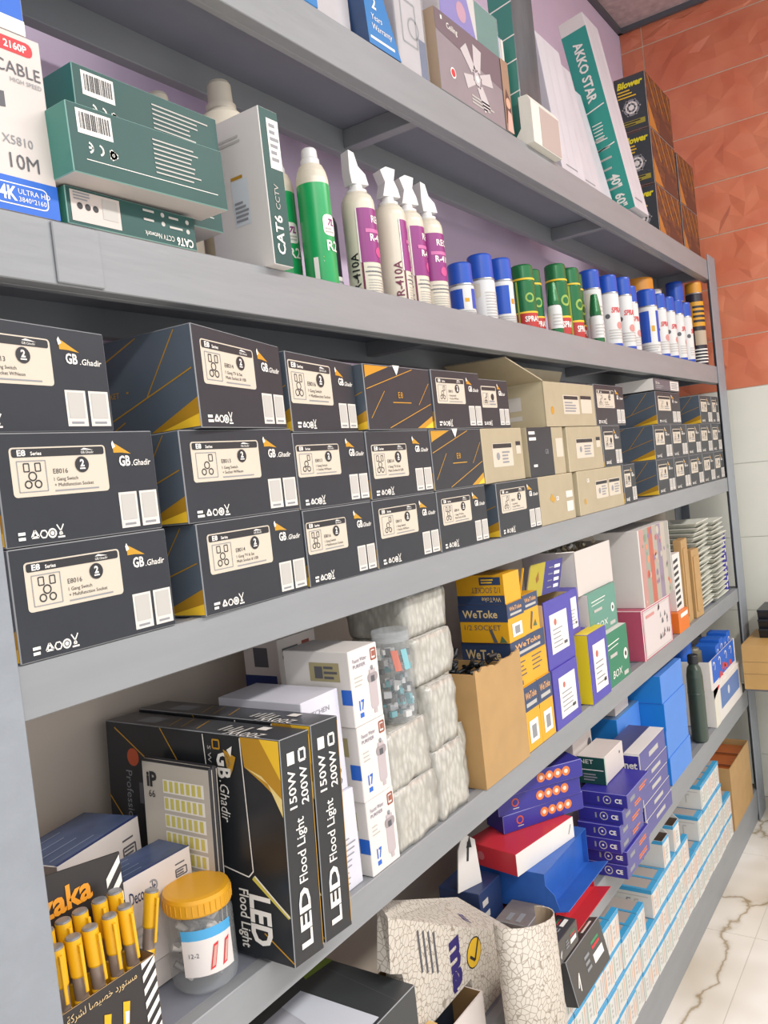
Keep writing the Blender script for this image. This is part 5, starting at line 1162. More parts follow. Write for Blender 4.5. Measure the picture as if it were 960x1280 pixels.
# further along: dark red pack, black tin, striped pack, orange pack, kraft wraps, foam plates
simple_box('red_pack', 'dark red pack set back right of the rose box', 'box', 2.76, 2.86, 0.045, 0.16, ZD, 0.17, mat('dark_red_card', '#8a4048', 0.4), deco=lambda mb, F: F['front'].lines(0.1, 0.2, 0.9, 0.8, 4, ink('#b5707a')))
simple_box('white_carton', 'plain white carton behind the red pack supporting the black tin', 'box', 2.83, 2.95, 0.165, 0.25, ZD, 0.26, WCARD2)
b = MB(); b.lathe([(0.03, 0), (0.032, 0.004), (0.032, 0.05), (0.03, 0.055), (0.001, 0.056)], mat('black_rubber', '#25272b')); tag(b.build('black_tin', None, (2.885, 0.205, ZD + 0.2605)), 'round black tin above the striped pack', 'tin')
def strd(mb, F):
    f = F['front']
    for k in range(8): v = 0.06 + 0.11 * k; f.poly([(0.02, v), (0.66, v + 0.03), (0.66, v + 0.085), (0.02, v + 0.055)], K_)
simple_box('striped_pack', 'slim pack with black and white zebra stripes', 'box', 2.868, 2.955, 0.01, 0.05, ZD + 0.0705, 0.195, WCARD, deco=strd)
simple_box('orange_pack', 'small bright orange pack under the striped one', 'box', 2.84, 2.965, 0.0, 0.06, ZD, 0.07, mat('orange_card', '#d9742a', 0.4), deco=lambda mb, F: F['front'].rect(0.2, 0.7, 0.9, 0.9, W_))
def kwrap(x0, w, h, lean, label):
    b = MB(); b.box(0, w, 0, 0.03, 0, h, KRAFT, None, 0.002); b.box(w * 0.1, w * 0.5, -0.004, 0.0, h * 0.1, h * 0.9, KRAFT, None, 0.001)
    tag(b.build('kraft_wrap', None, (x0, 0.008, ZD), (0, 0, R_(lean))), label, 'cardboard', 'folded kraft wraps')
kwrap(2.985, 0.10, 0.30, 4, 'folded brown cardboard, taller one beside the striped pack'); kwrap(3.105, 0.085, 0.25, -3, 'folded brown cardboard, shorter one before the foam plates')
PLATE = mat('white_foam_plate', '#cfd0c4', 0.5, var=0.05, scale=10)
def plates():
    rr = random.Random(6); z = ZD; k = 0
    p = MB(); w, d = 0.20, 0.15
    def ringp(s, zz): return [(-w / 2 * s, -d / 2 * s, zz), (w / 2 * s, -d / 2 * s, zz), (w / 2 * s, d / 2 * s, zz), (-w / 2 * s, d / 2 * s, zz)]
    p.add(ringp(0.8, 0) + ringp(1.0, 0.016) + ringp(0.99, 0.0185) + ringp(0.78, 0.004), [(3, 2, 1, 0), (0, 1, 5, 4), (1, 2, 6, 5), (2, 3, 7, 6), (3, 0, 4, 7), (4, 5, 9, 8), (5, 6, 10, 9), (6, 7, 11, 10), (7, 4, 8, 11), (8, 9, 13, 12), (9, 10, 14, 13), (10, 11, 15, 14), (11, 8, 12, 15), (12, 13, 14, 15)], PLATE)
    proto = p.build('foam_tray', None, (0, 0, 0))
    for col, (x, y) in enumerate(((3.30, 0.09), (3.53, 0.085))):
        for i in range(18 - col):
            o = proto if k == 0 else proto.copy()
            if k: COL.objects.link(o)
            o.location = (x + rr.uniform(-0.008, 0.008) + 0.002 * i * (1 if col else 0.5), y + rr.uniform(-0.005, 0.005), ZD + i * 0.0188); o.rotation_euler = (0, 0, R_(rr.uniform(-3, 3)))
            tag(o, 'white foam tray, %s from the bottom of the %s stack' % (ORD[i], ('nearer', 'farther')[col]), 'tray', 'stacked white foam trays'); k += 1
plates()
simple_box('violet_pack', 'violet and white patterned pack by the right post', 'box', 3.70, 3.745, 0.03, 0.12, ZD, 0.25, VIO, deco=lambda mb, F: [F['front'].rect(0.1 + 0.4 * (k % 2), 0.05 + 0.12 * k, 0.5 + 0.4 * (k % 2), 0.12 + 0.12 * k, W_) for k in range(7)])

# ---------------------------------------------------------------- fifth shelf
ZE = SE[0] + 0.0004
def paneld(mb, F):
    T = F['top']; T.rect(0.02, 0.03, 0.80, 0.78, mat('grey_panel_print', '#b9bac2', 0.35, var=0.12, scale=9), 1); T.poly([(0.62, 0.03), (0.80, 0.03), (0.80, 0.78), (0.70, 0.78)], ink('#cfd3dc'), 2)
    rr = random.Random(1)
    for a in range(16):
        for c in range(7): T.rect(0.05 + 0.03 * a, 0.06 + 0.055 * c, 0.066 + 0.03 * a, 0.09 + 0.055 * c, ink('#9a9ba4'), 3)
    T.poly([(0.86, 0.84), (1.0, 0.80), (1.0, 1.0), (0.9, 1.0)], ink('#7c9431'), 1); T.line(0.9, 0.03, 0.95, 0.8, 0.006, DGREY)
simple_box('panel_light_box', 'large dark box with grey panel picture lying flat, lower left', 'box', 0.62, 1.10, -0.001, 0.215, ZE, 0.216, mat('charcoal_card', '#3a3d3f', 0.4), EDGE, deco=paneld)
def open_dark():
    x0, x1, d, h = 1.115, 1.312, 0.215, 0.082; w = x1 - x0; t = 0.003
    root = tag(empty('open_box', ((x0 + x1) / 2, -0.002, ZE)), 'open brown-lined carton before the patterned beige box', 'carton')
    b = MB(); b.box(-w / 2, w / 2, 0, t, 0, h, WCARD2, None, 0, dict(back=KRAFT_D)); b.box(-w / 2, w / 2, d - t, d, 0, h, KRAFT_D); b.box(-w / 2, -w / 2 + t, t, d - t, 0, h, KRAFT_D); b.box(w / 2 - t, w / 2, t, d - t, 0, h, WCARD2, None, 0, dict(left=KRAFT_D)); b.box(-w / 2 + t, w / 2 - t, t, d - t, 0, t, KRAFT_D); b.build('carton_body', root)
    simple_box('dark_pack', 'dark navy pack with lime stripe inside the open carton', 'pack', x0 + 0.012, x1 - 0.012, 0.06, 0.20, ZE + 0.0035, 0.052, mat('navy_black_card', '#20262f', 0.35), deco=lambda mb, F: (F['top'].line(0.0, 0.08, 1.0, 0.12, 0.05, ink('#8a9c3a')), F['top'].lines(0.3, 0.5, 0.9, 0.8, 3, GREY)))
    simple_box('tan_block', 'small tan cardboard block poking out of the open carton', 'block', x0 + 0.01, x0 + 0.05, 0.006, 0.025, ZE + 0.0035, 0.105, mat('tan_card', '#c9a970', 0.6), KRAFT)
open_dark()

def lattice():
    m = bpy.data.materials.new('patterned_beige_card'); m.use_nodes = True; nt = m.node_tree; p = nt.nodes['Principled BSDF']; p.inputs['Roughness'].default_value = 0.5
    tc = nt.nodes.new('ShaderNodeTexCoord'); v = nt.nodes.new('ShaderNodeTexVoronoi'); v.feature = 'DISTANCE_TO_EDGE'; v.inputs['Scale'].default_value = 85; nt.links.new(tc.outputs['Object'], v.inputs['Vector'])
    r = nt.nodes.new('ShaderNodeValToRGB'); e = r.color_ramp.elements; e[0].position = 0.02; e[0].color = lin('#958a7c'); e[1].position = 0.075; e[1].color = lin('#cbc4b8')
    nt.links.new(v.outputs['Distance'], r.inputs[0]); nt.links.new(r.outputs[0], p.inputs['Base Color']); return m
LATT = lattice(); INDIGO = ink('#2e2565')
def patterned():
    root = tag(empty('patterned_box', (1.30, 0.08, ZE)), 'tilted beige patterned box with indigo lettering and curled open flap', 'box')
    o3 = (-1.30, -0.08, -ZE); b = MB(); mv = lambda p: (p[0] + o3[0], p[1] + o3[1], p[2] + o3[2])
    z0 = ZE; f = [(1.325, 0.028, z0 + 0.001), (1.08, 0.028, z0 + 0.09), (1.085, 0.028, 0.915), (1.542, 0.028, 0.648), (1.50, 0.028, z0)]
    k = [(1.325, 0.15, z0 + 0.001), (1.08, 0.15, z0 + 0.09), (1.10, 0.058, 0.93), (1.50, 0.15, 0.725), (1.50, 0.15, z0)]
    f = [(1.325, z0), (1.325, 0.674), (1.131, 0.674), (1.107, 0.806), (1.075, 0.824), (1.085, 0.915), (1.542, 0.648), (1.50, z0)]
    kb = [0.15, 0.15, 0.10, 0.06, 0.055, 0.058, 0.15, 0.15]
    k = [(x, y, z) for (x, z), y in zip(f, kb)]; f = [(x, 0.028, z) for x, z in f]; k[5] = (1.10, 0.058, 0.93); k[6] = (1.50, 0.15, 0.725)
    n = len(f); V = [mv(p) for p in f + k]
    b.add(V, [tuple(range(n)), tuple(range(2 * n - 1, n - 1, -1))] + [(i, n + i, n + (i + 1) % n, (i + 1) % n) for i in range(n)], LATT)
    F = Face(b, mv((1.06, 0.028, z0)), (1, 0, 0), (0, 0, 1), 0.5, 0.34); F.N = Vector((0, -1, 0))
    def fx(x): return (x - 1.06) / 0.5
    def fz(z): return (z - z0) / 0.34
    F.text('ma', fx(1.262), fz(0.778), 0.14, INDIGO, rot=-90, bold=0.05, width=0.195)
    F.disc(fx(1.345), fz(0.715), 0.085, K_, 1); F.disc(fx(1.345), fz(0.715), 0.078, ink('#d9b02a'), 2); F.path([(fx(1.328), fz(0.715)), (fx(1.345), fz(0.70)), (fx(1.365), fz(0.735))], 0.016, K_, 3)
    for j in range(4): F.line(fx(1.165 + 0.016 * j), fz(0.852 - 0.0093 * j), fx(1.167 + 0.016 * j), fz(0.775 - 0.0093 * j), 0.018, DGREY)
    T = Face(b, mv((1.085, 0.028, 0.915)), Vector((0.457, 0, -0.267)), Vector((0.0, 0.122, 0.05)), 0.529, 0.132); T.V = Vector((0.0, 0.122, 0.05)).normalized(); T.N = T.U.cross(T.V).normalized()
    T.text('mazda', 0.64, 0.15, 0.22, INDIGO, rot=62, bold=0.03, width=0.17); T.disc(0.4, 0.55, 0.12, DGREY); T.disc(0.4, 0.55, 0.1, LATT, 2); T.rect(0.3, 0.3, 0.38, 0.36, DGREY)
    b.build('box_body', root, recalc=False)
    c = MB(); N = 14; C0 = Vector((1.395, -0.062)); rad = 0.082; P = []
    for q in (0, 1):
        for i in range(N + 1):
            a = R_(150 + 235 * i / N); rr_ = rad - 0.0025 * q; zt = 0.80 - 0.32 * (C0.x + rad * math.cos(a) - 1.33)
            for zz, dx in ((0.44, 0.012), (zt * 0.5 + 0.22, 0.006), (zt, 0)): P.append(mv((C0.x + rr_ * math.cos(a) * 1.15 + dx, C0.y + rr_ * math.sin(a) * 0.55, zz)))
    fs = []; M = 3 * (N + 1)
    for i in range(N):
        for j in range(2): a = 3 * i + j; fs.append((a, a + 3, a + 4, a + 1)); fs.append((M + a + 1, M + a + 4, M + a + 3, M + a))
        fs.append((3 * i + 2, 3 * i + 5, M + 3 * i + 5, M + 3 * i + 2))
    c.add(P, fs, LATT, True)
    nf = len(fs); c.m = [0] * len(c.f); INN = mat('brown_card_inside', '#8d7c66', 0.65); s_in = c.slot(INN)
    for q, fc in enumerate(c.f):
        if all(x >= M for x in fc): c.m[q] = s_in
    c.build('lid_flap', root)
patterned()
b = MB(); b.prism([(0, 0), (0.07, 0), (0.062, 0.10), (0.03, 0.125), (0.012, 0.09)], 0, 0.003, WCARD); F = Face(b, (0, -0.0003, 0), (1, 0, 0), (0, 0, 1), 0.07, 0.12); F.path([(0.5, 0.5), (0.6, 0.85)], 0.05, K_); F.poly([(0.5, 0.75), (0.68, 0.95), (0.72, 0.72)], K_)
tag(b.build('hang_card', None, (1.515, 0.156, ZE + 0.141), (0, 0, R_(-20))), 'white hang card with black arrow on the navy carton', 'card')
simple_box('navy_carton', 'dark navy carton deep in the shelf behind the patterned box', 'box', 1.528, 1.63, 0.112, 0.215, ZE, 0.1405, mat('navy_card2', '#25365e', 0.4), deco=lambda mb, F: F['front'].lines(0.1, 0.5, 0.4, 0.9, 2, LGREY))
GP = mat('grey_brown_film', '#7d7470', 0.22, var=0.12, scale=25)
for k, (x, y, r, lb) in enumerate([(1.546, 0.004, 0, 'lowest'), (1.548, 0.010, -3, 'middle'), (1.550, 0.010, 2, 'topmost')]):
    simple_box('grey_pack', 'slim grey-brown wrapped pack beside the curled flap, %s of three' % lb, 'pack', x, x + 0.095, y + 0.004, y + 0.082, ZE + 0.0265 * k, 0.0262, GP, EDGE, rot=(0, 0, R_(r)), group='grey-brown wrapped packs', deco=lambda mb, F: F['top'].lines(0.1, 0.2, 0.6, 0.8, 2, GREY))
def darkd(mb, F):
    for n in ('front', 'top'):
        f = F[n]; f.rect(0.62, 0.3, 0.9, 0.5, W_); f.rect(0.64, 0.6, 0.86, 0.66, RED); f.rect(0.64, 0.7, 0.86, 0.76, ink('#3f8a5a')); f.lines(0.4, 0.3, 0.56, 0.7, 3, GREY); f.path([(0.12, 0.3), (0.2, 0.55), (0.16, 0.2)], 0.04, W_)
simple_box('dark_pack', 'dark pack with small white print on the shelf edge under the red flap', 'pack', 1.556, 1.668, -0.046, 0.0, ZE, 0.05, mat('smoky_black_card', '#43413f', 0.3), deco=darkd, group='dark tool packs')
# flap boxes: red below, blue, red on top
REDC = mat('red_gloss_card', '#c4323c', 0.35); BLUEC = mat('mid_blue_card', '#2d5fb0', 0.35, var=0.08, scale=20)
def flap_box(x0, x1, y0, y1, z, h, m, fl, drop, label):
    w = x1 - x0; d = y1 - y0; root = tag(empty('flap_box', ((x0 + x1) / 2, y0, z)), label, 'box')
    b = MB(); t = 0.002; b.box(-w / 2, w / 2, 0, d, 0, t, m); b.box(-w / 2, w / 2, 0, d, h - t, h, m); b.box(-w / 2, -w / 2 + t, 0, d, t, h - t, m); b.box(w / 2 - t, w / 2, 0, d, t, h - t, m); b.box(-w / 2 + t, w / 2 - t, 0.012, 0.014, t, h - t, m); b.build('box_body', root)
    b = MB(); b.prism([(0.0, 0.002), (-fl, drop), (-fl, drop - 0.002), (0.0, 0.0)], -w / 2, w / 2, m, 'x'); b.prism([(-0.0, 0.0005), (-0.0005, h * 0.7), (-0.02, h * 0.5), (-fl * 0.6, drop * .6 + 0.003)], -w / 2, -w / 2 + 0.0015, m, 'x'); b.build('end_flap', root)
flap_box(1.672, 1.905, 0.004, 0.165, ZE, 0.062, REDC, 0.042, 0.010, 'red carton with its end flap open, at the bottom of the pile')
flap_box(1.645, 1.90, 0.01, 0.19, ZE + 0.0625, 0.088, BLUEC, 0.05, 0.014, 'blue carton with its end flap open, between two red cartons')
def redd(mb, F): F['front'].rect(0, 0, 1, 1, WCARD); F['left'].disc(0.3, 0.5, 0.2, ink('#c86a70')); F['top'].lines(0.3, 0.5, 0.6, 0.8, 2, ink('#9a3a40')); F['front'].path([(0.9, 0.3), (0.95, 0.7)], 0.08, GREY)
simple_box('red_box', 'flat red box with white front face lying on the blue carton', 'box', 1.612, 1.848, 0.058, 0.20, ZE + 0.151, 0.05, REDC, rot=(0, 0, R_(-10)), deco=redd)
VB = mat('royal_violet_card', '#332f8c', 0.35, var=0.06, scale=20); VBE = mat('royal_violet_edge', '#7a78b8', 0.5)
def icond(mb, F):
    f = F['front']
    for k in range(4): f.disc(0.5 + 0.1 * k, 0.55, 0.27, ink('#d9783c')); f.disc(0.5 + 0.1 * k, 0.55, 0.12, ink('#f0d8c8'), 2)
    f.ring(0.2, 0.55, 0.2, 0.08, ink('#c8543c')); f.rect(0.17, 0.2, 0.24, 0.25, LGREY)
for k, (nm, dx) in enumerate((('bottom', 0.006), ('middle', 0), ('top', 0.003))):
    simple_box('violet_blue_box', 'violet-blue box with four orange icons, %s of three on the red box' % nm, 'box', 1.688 + dx, 1.688 + dx + 0.235, 0.131 - dx, 0.131 - dx + 0.075, ZE + 0.2016 + 0.0432 * k, 0.0428, VB, VBE, rot=(0, 0, R_(-30 - 2 * k)), deco=icond, group='orange icon boxes')
def ced(mb, F):
    L = F['left']; L.ring(0.58, 0.5, 0.28, 0.07, LGREY); L.disc(0.58, 0.5, 0.08, W_); L.text('CE', 0.74, 0.34, 0.32, W_, bold=0.04); L.rect(0.38, 0.3, 0.42, 0.7, GREY)
    f = F['front']; f.rect(0.0, 0.04, 1, 0.96, mat('violet_grey_print', '#55538f', 0.4)); f.lines(0.5, 0.3, 0.9, 0.7, 2, ink('#d9783c'), 0.3, l=2); f.rect(0.1, 0.3, 0.3, 0.6, GREY, 2)
for k in range(6):
    dx = (0, 0.004, -0.012, -0.010, 0.002, 0.02)[k]
    simple_box('violet_blue_box', 'violet-blue box with ring and CE mark on its end, %s from the shelf up' % ORD[k], 'box', 1.968 + dx, 1.968 + dx + 0.18, -0.061 - dx * 0.5, 0.055, ZE + 0.0347 * k, 0.0343, VB, VBE, deco=ced, group='stack of ring marked boxes')
def gwd(mb, F):
    L = F['left']; L.rect(0, 0, 1, 0.98, mat('bottle_green_card', '#1f4a44', 0.35)); L.text('NET', 0.1, 0.74, 0.16, W_, width=0.5, l=2); L.rect(0.1, 0.5, 0.95, 0.53, W_, 2); L.lines(0.2, 0.1, 0.7, 0.4, 3, GREY, l=3); F['front'].rect(0.0, 0, 0.05, 1, mat('pale_green_card', '#a9c2b0')); F['front'].disc(0.8, 0.7, 0.06, DGREY)
simple_box('green_end_box', 'pale box with dark green end lying on the ring marked stack', 'box', 2.035, 2.18, -0.002, 0.072, ZE + 0.2088, 0.072, WCARD2, None, dict(right=WCARD), deco=gwd)
simple_box('pale_box', 'pale box standing behind the green ended box', 'box', 2.04, 2.175, 0.082, 0.16, ZE, 0.345, WCARD2, deco=lambda mb, F: F['front'].disc(0.85, 0.8, 0.04, DGREY))
def netd(mb, F):
    L = F['left']; L.text('net', 0.6, 0.3, 0.35, W_, bold=0.03); f = F['front']; f.rect(0.02, 0.06, 0.98, 0.94, mat('violet_grey_print', '#55538f', 0.4)); f.rect(0.35, 0.4, 0.7, 0.65, LGREY, 2); f.rect(0.0, 0, 0.012, 1, W_, 3)
    F['left'].rect(0, 0.92, 1, 1, W_); F['top'].rect(0.0, 0.0, 1, 0.4, WCARD); F['top'].rect(0.0, 0.4, 1, 1, mat('dusk_violet_card', '#4a4a72', 0.4))
for k in range(5):
    h = 0.044 if k < 4 else 0.058; dx = (0.008, 0.0, -0.006, 0.002, -0.006)[k]
    simple_box('violet_blue_box', 'violet-blue box with white edging beside the sky-blue boxes, %s from the shelf up' % ORD[k], 'box', 2.208 + dx, 2.208 + dx + 0.245, -0.036, 0.07, ZE + 0.0444 * k, h, VB, LGREY, deco=netd, group='stack of white edged boxes')
SKY = mat('sky_blue_card', '#4f86d6', 0.45, var=0.04, scale=8); SKYL = mat('bright_sky_card', '#1f7fd0', 0.4)
for k in range(4):
    simple_box('sky_blue_box', 'plain sky-blue box near the dark bottle, %s from the shelf up' % ORD[k], 'box', 2.592 - 0.004 * k, 2.835 - 0.004 * k, -0.001 + 0.003 * (k % 2), 0.2, ZE + 0.0885 * k, 0.088, SKY, EDGE if False else None, dict(left=SKYL), group='sky-blue boxes')
for k in range(3):
    simple_box('sky_blue_box', 'sky-blue box set back behind the white edged stack, %s from the shelf up' % ORD[k], 'box', 2.37, 2.582, 0.078, 0.21, ZE + 0.091 * k, 0.0905, SKYL, None, dict(front=SKY, top=mat('dull_sky_card', '#5f7fa6', 0.5)), group='sky-blue boxes')
simple_box('pale_green_slip', 'small pale carton lying on the set back sky-blue boxes', 'box', 2.40, 2.52, 0.09, 0.19, ZE + 0.2735, 0.035, WCARD2)
def oil_bottle():
    G = mat('dark_green_plastic', '#3c4a41', 0.35); root = tag(empty('oil_bottle', (3.05, 0.024, ZE), (0, 0, R_(20))), 'dark grey-green plastic bottle with flat sides standing beside sky-blue boxes', 'bottle')
    b = MB(); prof = [(0.036, 0), (0.040, 0.006), (0.040, 0.17), (0.041, 0.176), (0.0395, 0.18), (0.039, 0.235), (0.033, 0.262), (0.022, 0.276), (0.017, 0.28)]
    b.lathe(prof, G, 28); b.v = [(x * 1.15, y * 0.72, z) for x, y, z in b.v]; b.build('bottle_body', root)
    b = MB(); b.lathe([(0.0165, 0.278), (0.019, 0.281), (0.019, 0.308), (0.017, 0.311), (0.0001, 0.311)], mat('black_rubber', '#25272b'), 20); b.build('screw_cap', root)
oil_bottle()
def wbx(mb, F):
    f = F['front']; f.rect(0.22, 0.3, 0.9, 0.85, ink('#5d7bb0')); f.poly([(0.0, 0.75), (0.2, 0.95), (0.2, 1.0), (0, 1.0)], RED, 2); f.disc(0.5, 0.6, 0.12, ink('#c6cdd8'), 2); f.rect(0.0, 0.0, 0.14, 1, ink('#d9d6c8'), 2)
simple_box('white_blue_box', 'cream white box with blue picture front, lower by the right post', 'box', 3.19, 3.66, -0.002, 0.19, ZE, 0.142, WCARD, deco=wbx)
def open_tray():
    x0, x1, d, h = 3.19, 3.62, 0.18, 0.105; w = x1 - x0; t = 0.003; root = tag(empty('open_tray', ((x0 + x1) / 2, 0.004, ZE + 0.1425)), 'cream open tray box with blue and red front on the lower white box', 'box')
    b = MB(); b.box(-w / 2, w / 2, 0, t, 0, h, WCARD); b.box(-w / 2, w / 2, d - t, d, 0, h, WCARD); b.box(-w / 2, -w / 2 + t, t, d - t, 0, h, WCARD); b.box(w / 2 - t, w / 2, t, d - t, 0, h, WCARD); b.box(-w / 2 + t, w / 2 - t, t, d - t, 0, t, WCARD)
    F = Face(b, (-w / 2, 0, 0), (1, 0, 0), (0, 0, 1), w, h); F.rect(0.08, 0.15, 0.95, 1.0, BLUE)
    for u, v in ((0.3, 0.08), (0.5, 0.2), (0.68, 0.15), (0.42, 0.3)): F.poly([(u, v), (u + 0.09, v + 0.05), (u + 0.16, v), (u + 0.12, v + 0.2), (u + 0.05, v + 0.25)], ink('#c9454a'), 2)
    for u in (0.15, 0.36, 0.6, 0.8): F.ring(u, 0.7, 0.16, 0.05, W_, 2, 8, -60, 150)
    b.build('tray_body', root)
    for k in range(4):
        x = x0 + 0.15 + 0.065 * k
        simple_box('blue_packet', 'blue printed packet standing in the cream tray, %s from the dark bottle' % ORD[k], 'packet', x, x + 0.058, 0.012, 0.09, ZE + 0.146, 0.13 + 0.01 * (k % 2), BLUE, deco=lambda mb, F: (F['front'].ring(0.5, 0.75, 0.1, 0.03, W_), F['front'].poly([(0.2, 0.35), (0.8, 0.45), (0.5, 0.6)], RED)), group='blue packets')
    b = MB(); b.lathe([(0.04, 0), (0.042, 0.004), (0.042, 0.175), (0.038, 0.18), (0.0001, 0.18)], mat('bright_blue_plastic', '#1d5fc0', 0.35)); tag(b.build('blue_canister', None, (3.245, 0.12, ZE + 0.146)), 'bright blue round canister rising behind the dark bottle', 'canister')
    b = MB(); b.lathe([(0.028, 0), (0.03, 0.004), (0.03, 0.115), (0.022, 0.12), (0.02, 0.128), (0.0001, 0.128)], mat('dull_brass_tin', '#8d8670', 0.35, metal=0.4)); tag(b.build('small_tin', None, (3.315, 0.09, ZE + 0.146)), 'small dull brass tin beside the blue canister', 'tin')
open_tray()

# ---------------------------------------------------------------- bottom shelf: white boxes with blue edges
ZF = SF[0] + 0.0004
WB = mat('white_small_box', '#d5d4cf', 0.45, var=0.03, scale=30); CY = ink('#3a9bcb'); BTOP = mat('grey_brown_box_top', '#a39a94', 0.45); OR_ = ink('#dba888'); PB = ink('#a8b9a9')
BW, BH = 0.064, 0.0825
def small_mesh(kind):
    mb = MB(); d = 0.115; mb.box(0, BW, 0, d, 0, BH, WB, None, 0.0008, dict(top=BTOP)); F = box_faces(mb, 0, BW, 0, d, 0, BH)
    for n in ('front', 'left'): F[n].rect(0, 0.86, 1, 1, CY)
    F['top'].rect(0, 0, 1, 0.14, CY); F['top'].rect(0, 0.14, 0.12, 1, CY)
    f = F['front']; rr = random.Random(kind); f.rect(0.06, 0.1, 0.16, 0.8, OR_ if kind % 2 else PB); f.lines(0.3, 0.2, 0.5, 0.7, 3, LGREY); f.rect(0.62, 0.15, 0.7, 0.75, (PB, OR_, LGREY)[kind % 3]); f.rect(0.84, 0.1, 0.9, 0.8, OR_)
    L = F['left']; L.path([(0.35, 0.25), (0.35, 0.6), (0.45, 0.6)], 0.05, GREY); L.path([(0.55, 0.25), (0.55, 0.6), (0.65, 0.6)], 0.05, LGREY); L.rect(0.1, 0.72, 0.9, 0.75, LGREY)
    return mb.build('small_white_box')
protos = [small_mesh(k) for k in range(3)]; used = [False] * 3
def place_small(x, y, z, label, k):
    o = protos[k]
    if used[k]: o = o.copy(); COL.objects.link(o)
    used[k] = True; o.location = (x, y, z); return tag(o, label, 'box', 'white blue-edged boxes on the bottom shelf')
rr = random.Random(11)
rows = [(27, ()), (27, ()), (25, (5, 6, 13)), (0, ())]
names = ('lowest', 'second', 'third', 'top')
for r in range(3):
    n, skip = rows[r]
    for i in range(n):
        x = 3.232 - 0.0665 * (i + (27 - n)); 
        if i in skip: continue
        place_small(x, -0.002 + rr.uniform(0, 0.004), ZF + r * (BH + 0.0006), 'white blue-edged box, %s from the kraft carton in the %s row' % (ORD[i], names[r]), rr.randrange(3))
k = 0
for i in (0, 1, 2, 3, 17, 18, 19, 20, 21, 22, 23, 24):
    x = 3.232 - 0.0665 * (i + 2)
    place_small(x, 0.001, ZF + 3 * (BH + 0.0006), 'white blue-edged box, %s from the kraft carton in the top row' % ORD[k], k % 3); k += 1
def open_small(x, y, z, label):
    h, d, t = BH, 0.115, 0.0015; root = tag(empty('small_white_box', (x, y, z)), label, 'box', 'opened white boxes on the bottom shelf')
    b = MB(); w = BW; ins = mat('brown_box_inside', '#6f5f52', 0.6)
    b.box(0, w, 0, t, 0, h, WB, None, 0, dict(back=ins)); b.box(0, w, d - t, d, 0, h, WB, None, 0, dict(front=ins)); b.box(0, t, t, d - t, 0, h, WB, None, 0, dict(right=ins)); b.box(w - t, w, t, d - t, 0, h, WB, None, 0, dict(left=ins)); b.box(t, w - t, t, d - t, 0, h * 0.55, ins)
    f = Face(b, (0, 0, 0), (1, 0, 0), (0, 0, 1), w, h); f.rect(0, 0.88, 1, 1, CY); f.rect(0.1, 0.1, 0.2, 0.8, OR_); f.lines(0.35, 0.2, 0.8, 0.7, 4, LGREY); L = Face(b, (0, d, 0), (0, -1, 0), (0, 0, 1), d, h); L.rect(0, 0.86, 1, 1, CY); L.path([(0.45, 0.2), (0.45, 0.6), (0.6, 0.6)], 0.05, GREY); b.build('box_body', root)
    b = MB(); b.prism([(t, h), (d - t, h), (d * 0.55, h + 0.055)], w - t, w, WB, 'x'); b.build('lid_flap', root)
open_small(2.445, 0.002, ZF + 3 * (BH + 0.0006), 'opened white box with raised flap, nearer of two on the third row'); open_small(2.56, 0.002, ZF + 3 * (BH + 0.0006), 'opened white box with raised flap, farther of two on the third row')
# dark pack leaning on the beam, standing on the white boxes
simple_box('dark_pack', 'dark pack with green and red print leaning over the white boxes', 'pack', 1.60, 1.80, -0.062, -0.032, ZF + 4 * (BH + 0.0006) + 0.0068, 0.098, mat('smoky_black_card', '#43413f', 0.3), EDGE, rot=(R_(-12), 0, 0), deco=darkd, group='dark tool packs')
def kraft_carton():
    x0, x1, d, h = 3.318, 3.675, 0.195, 0.245; w = x1 - x0; t = 0.004
    root = tag(empty('kraft_carton', ((x0 + x1) / 2, -0.002, ZF)), 'open kraft carton at the far end of the bottom shelf', 'carton')
    b = MB(); b.box(-w / 2, w / 2, 0, t, 0, h, KRAFT, None, 0, dict(back=KRAFT_D)); b.box(-w / 2, w / 2, d - t, d, 0, h, KRAFT); b.box(-w / 2, -w / 2 + t, t, d - t, 0, h, KRAFT); b.box(w / 2 - t, w / 2, t, d - t, 0, h, KRAFT); b.box(-w / 2 + t, w / 2 - t, t, d - t, 0, t, KRAFT); b.build('carton_body', root)
    for k in range(5):
        x = x0 + 0.012 + 0.067 * k
        simple_box('copper_pack', 'orange-brown flat pack in the kraft carton, %s from the white boxes' % ORD[k], 'pack', x, x + 0.06, 0.006, 0.185, ZF + 0.0045, 0.222 + 0.006 * (k % 2), mat('copper_card', '#a5592a', 0.45, var=0.12, scale=20), mat('dark_copper_edge', '#5d3018', 0.5), group='orange-brown packs', c=0.003)
kraft_carton()

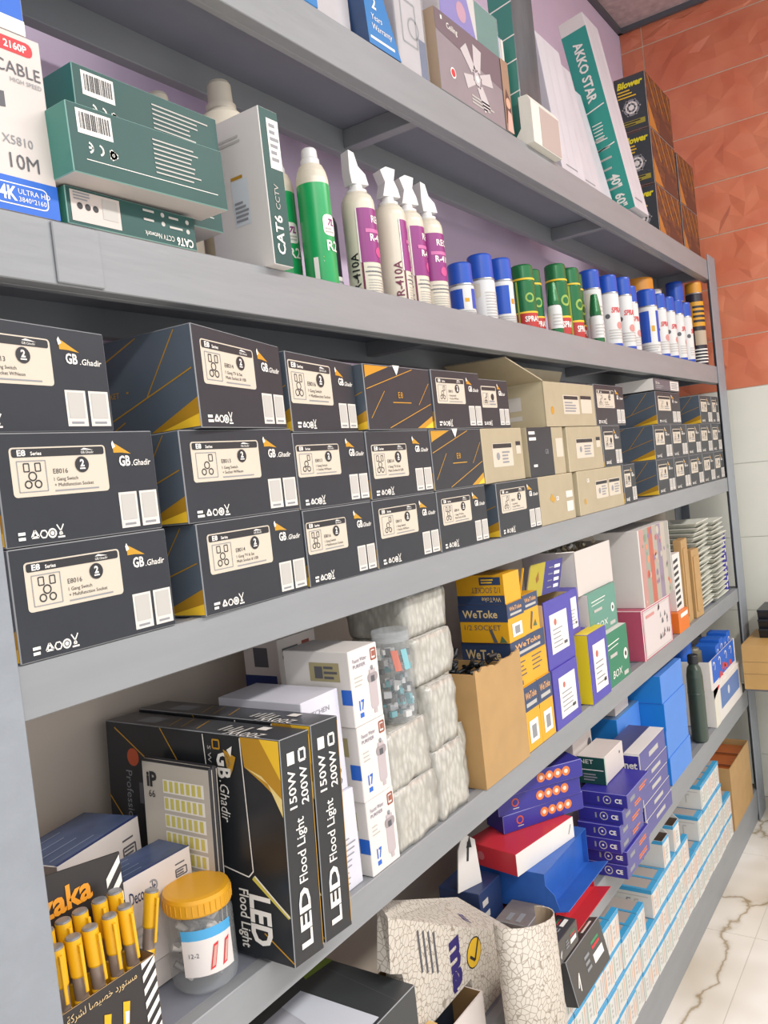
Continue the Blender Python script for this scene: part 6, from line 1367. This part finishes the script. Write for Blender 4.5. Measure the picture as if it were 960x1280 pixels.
# ---------------------------------------------------------------- beyond the rack's end
b = MB(); b.box(3.66, END_X - 0.0005, -0.6, -0.02, 0.598, 0.6165, M_PANEL); tag(b.build('side_shelf', None), 'thin grey board on the end wall carrying a tan carton', 'shelf board')
def side_carton(mb, F):
    L = F['left']
    for v in (0.35, 0.62): L.line(0, v, 1, v + 0.01, 0.01, KRAFT_D)
    L.path([(0.35, 1.0), (0.55, 0.5), (1.0, 0.45)], 0.012, ink('#a58a50')); L.path([(0.5, 1.0), (0.7, 0.7), (1.0, 0.68)], 0.012, ink('#a58a50'))
simple_box('tan_carton', 'tan wooden looking carton jutting past the right post', 'carton', 3.615, 3.93, -0.42, -0.022, 0.617, 0.185, mat('tan_carton_card', '#c29a5c', 0.5, var=0.08, scale=6), KRAFT, deco=side_carton)
def tray_stack():
    BK = mat('black_tray_plastic', '#23252b', 0.35)
    for k in range(3):
        mb = MB(); w, d, h = 0.18, 0.24, 0.04; mb.prism([(-w / 2 + 0.008, 0), (w / 2 - 0.008, 0), (w / 2, h - 0.01), (w / 2 + 0.006, h - 0.008), (w / 2 + 0.006, h), (-w / 2 - 0.006, h), (-w / 2 - 0.006, h - 0.008), (-w / 2, h - 0.01)], -d / 2, d / 2, BK)
        tag(mb.build('black_tray', None, (3.84, -0.19, 0.8025 + 0.0405 * k)), 'black plastic tray on the tan carton, %s of three' % ('lowest', 'middle', 'topmost')[k], 'tray', 'black trays')
    mb = MB(); mb.lathe([(0.03, 0), (0.034, 0.003), (0.034, 0.012), (0.03, 0.015), (0.0001, 0.015)], CANWH); tag(mb.build('plastic_dish', None, (3.82, -0.17, 0.8025 + 0.122)), 'round white plastic dish lying on the black trays', 'dish')
tray_stack()
root = tag(empty('white_bucket', (3.80, -0.205, 0)), 'pale plastic bucket on the marble floor at the right photo edge', 'bucket')
b = MB(); b.lathe([(0.085, 0), (0.09, 0.004), (0.105, 0.17)], CANWH, 32); b.build('bucket_body', root)
b = MB(); b.lathe([(0.108, 0.168), (0.11, 0.17), (0.11, 0.184), (0.104, 0.188), (0.0001, 0.188)], mat('pale_grey_lid', '#c3c7c6', 0.4), 32); b.build('lid', root)
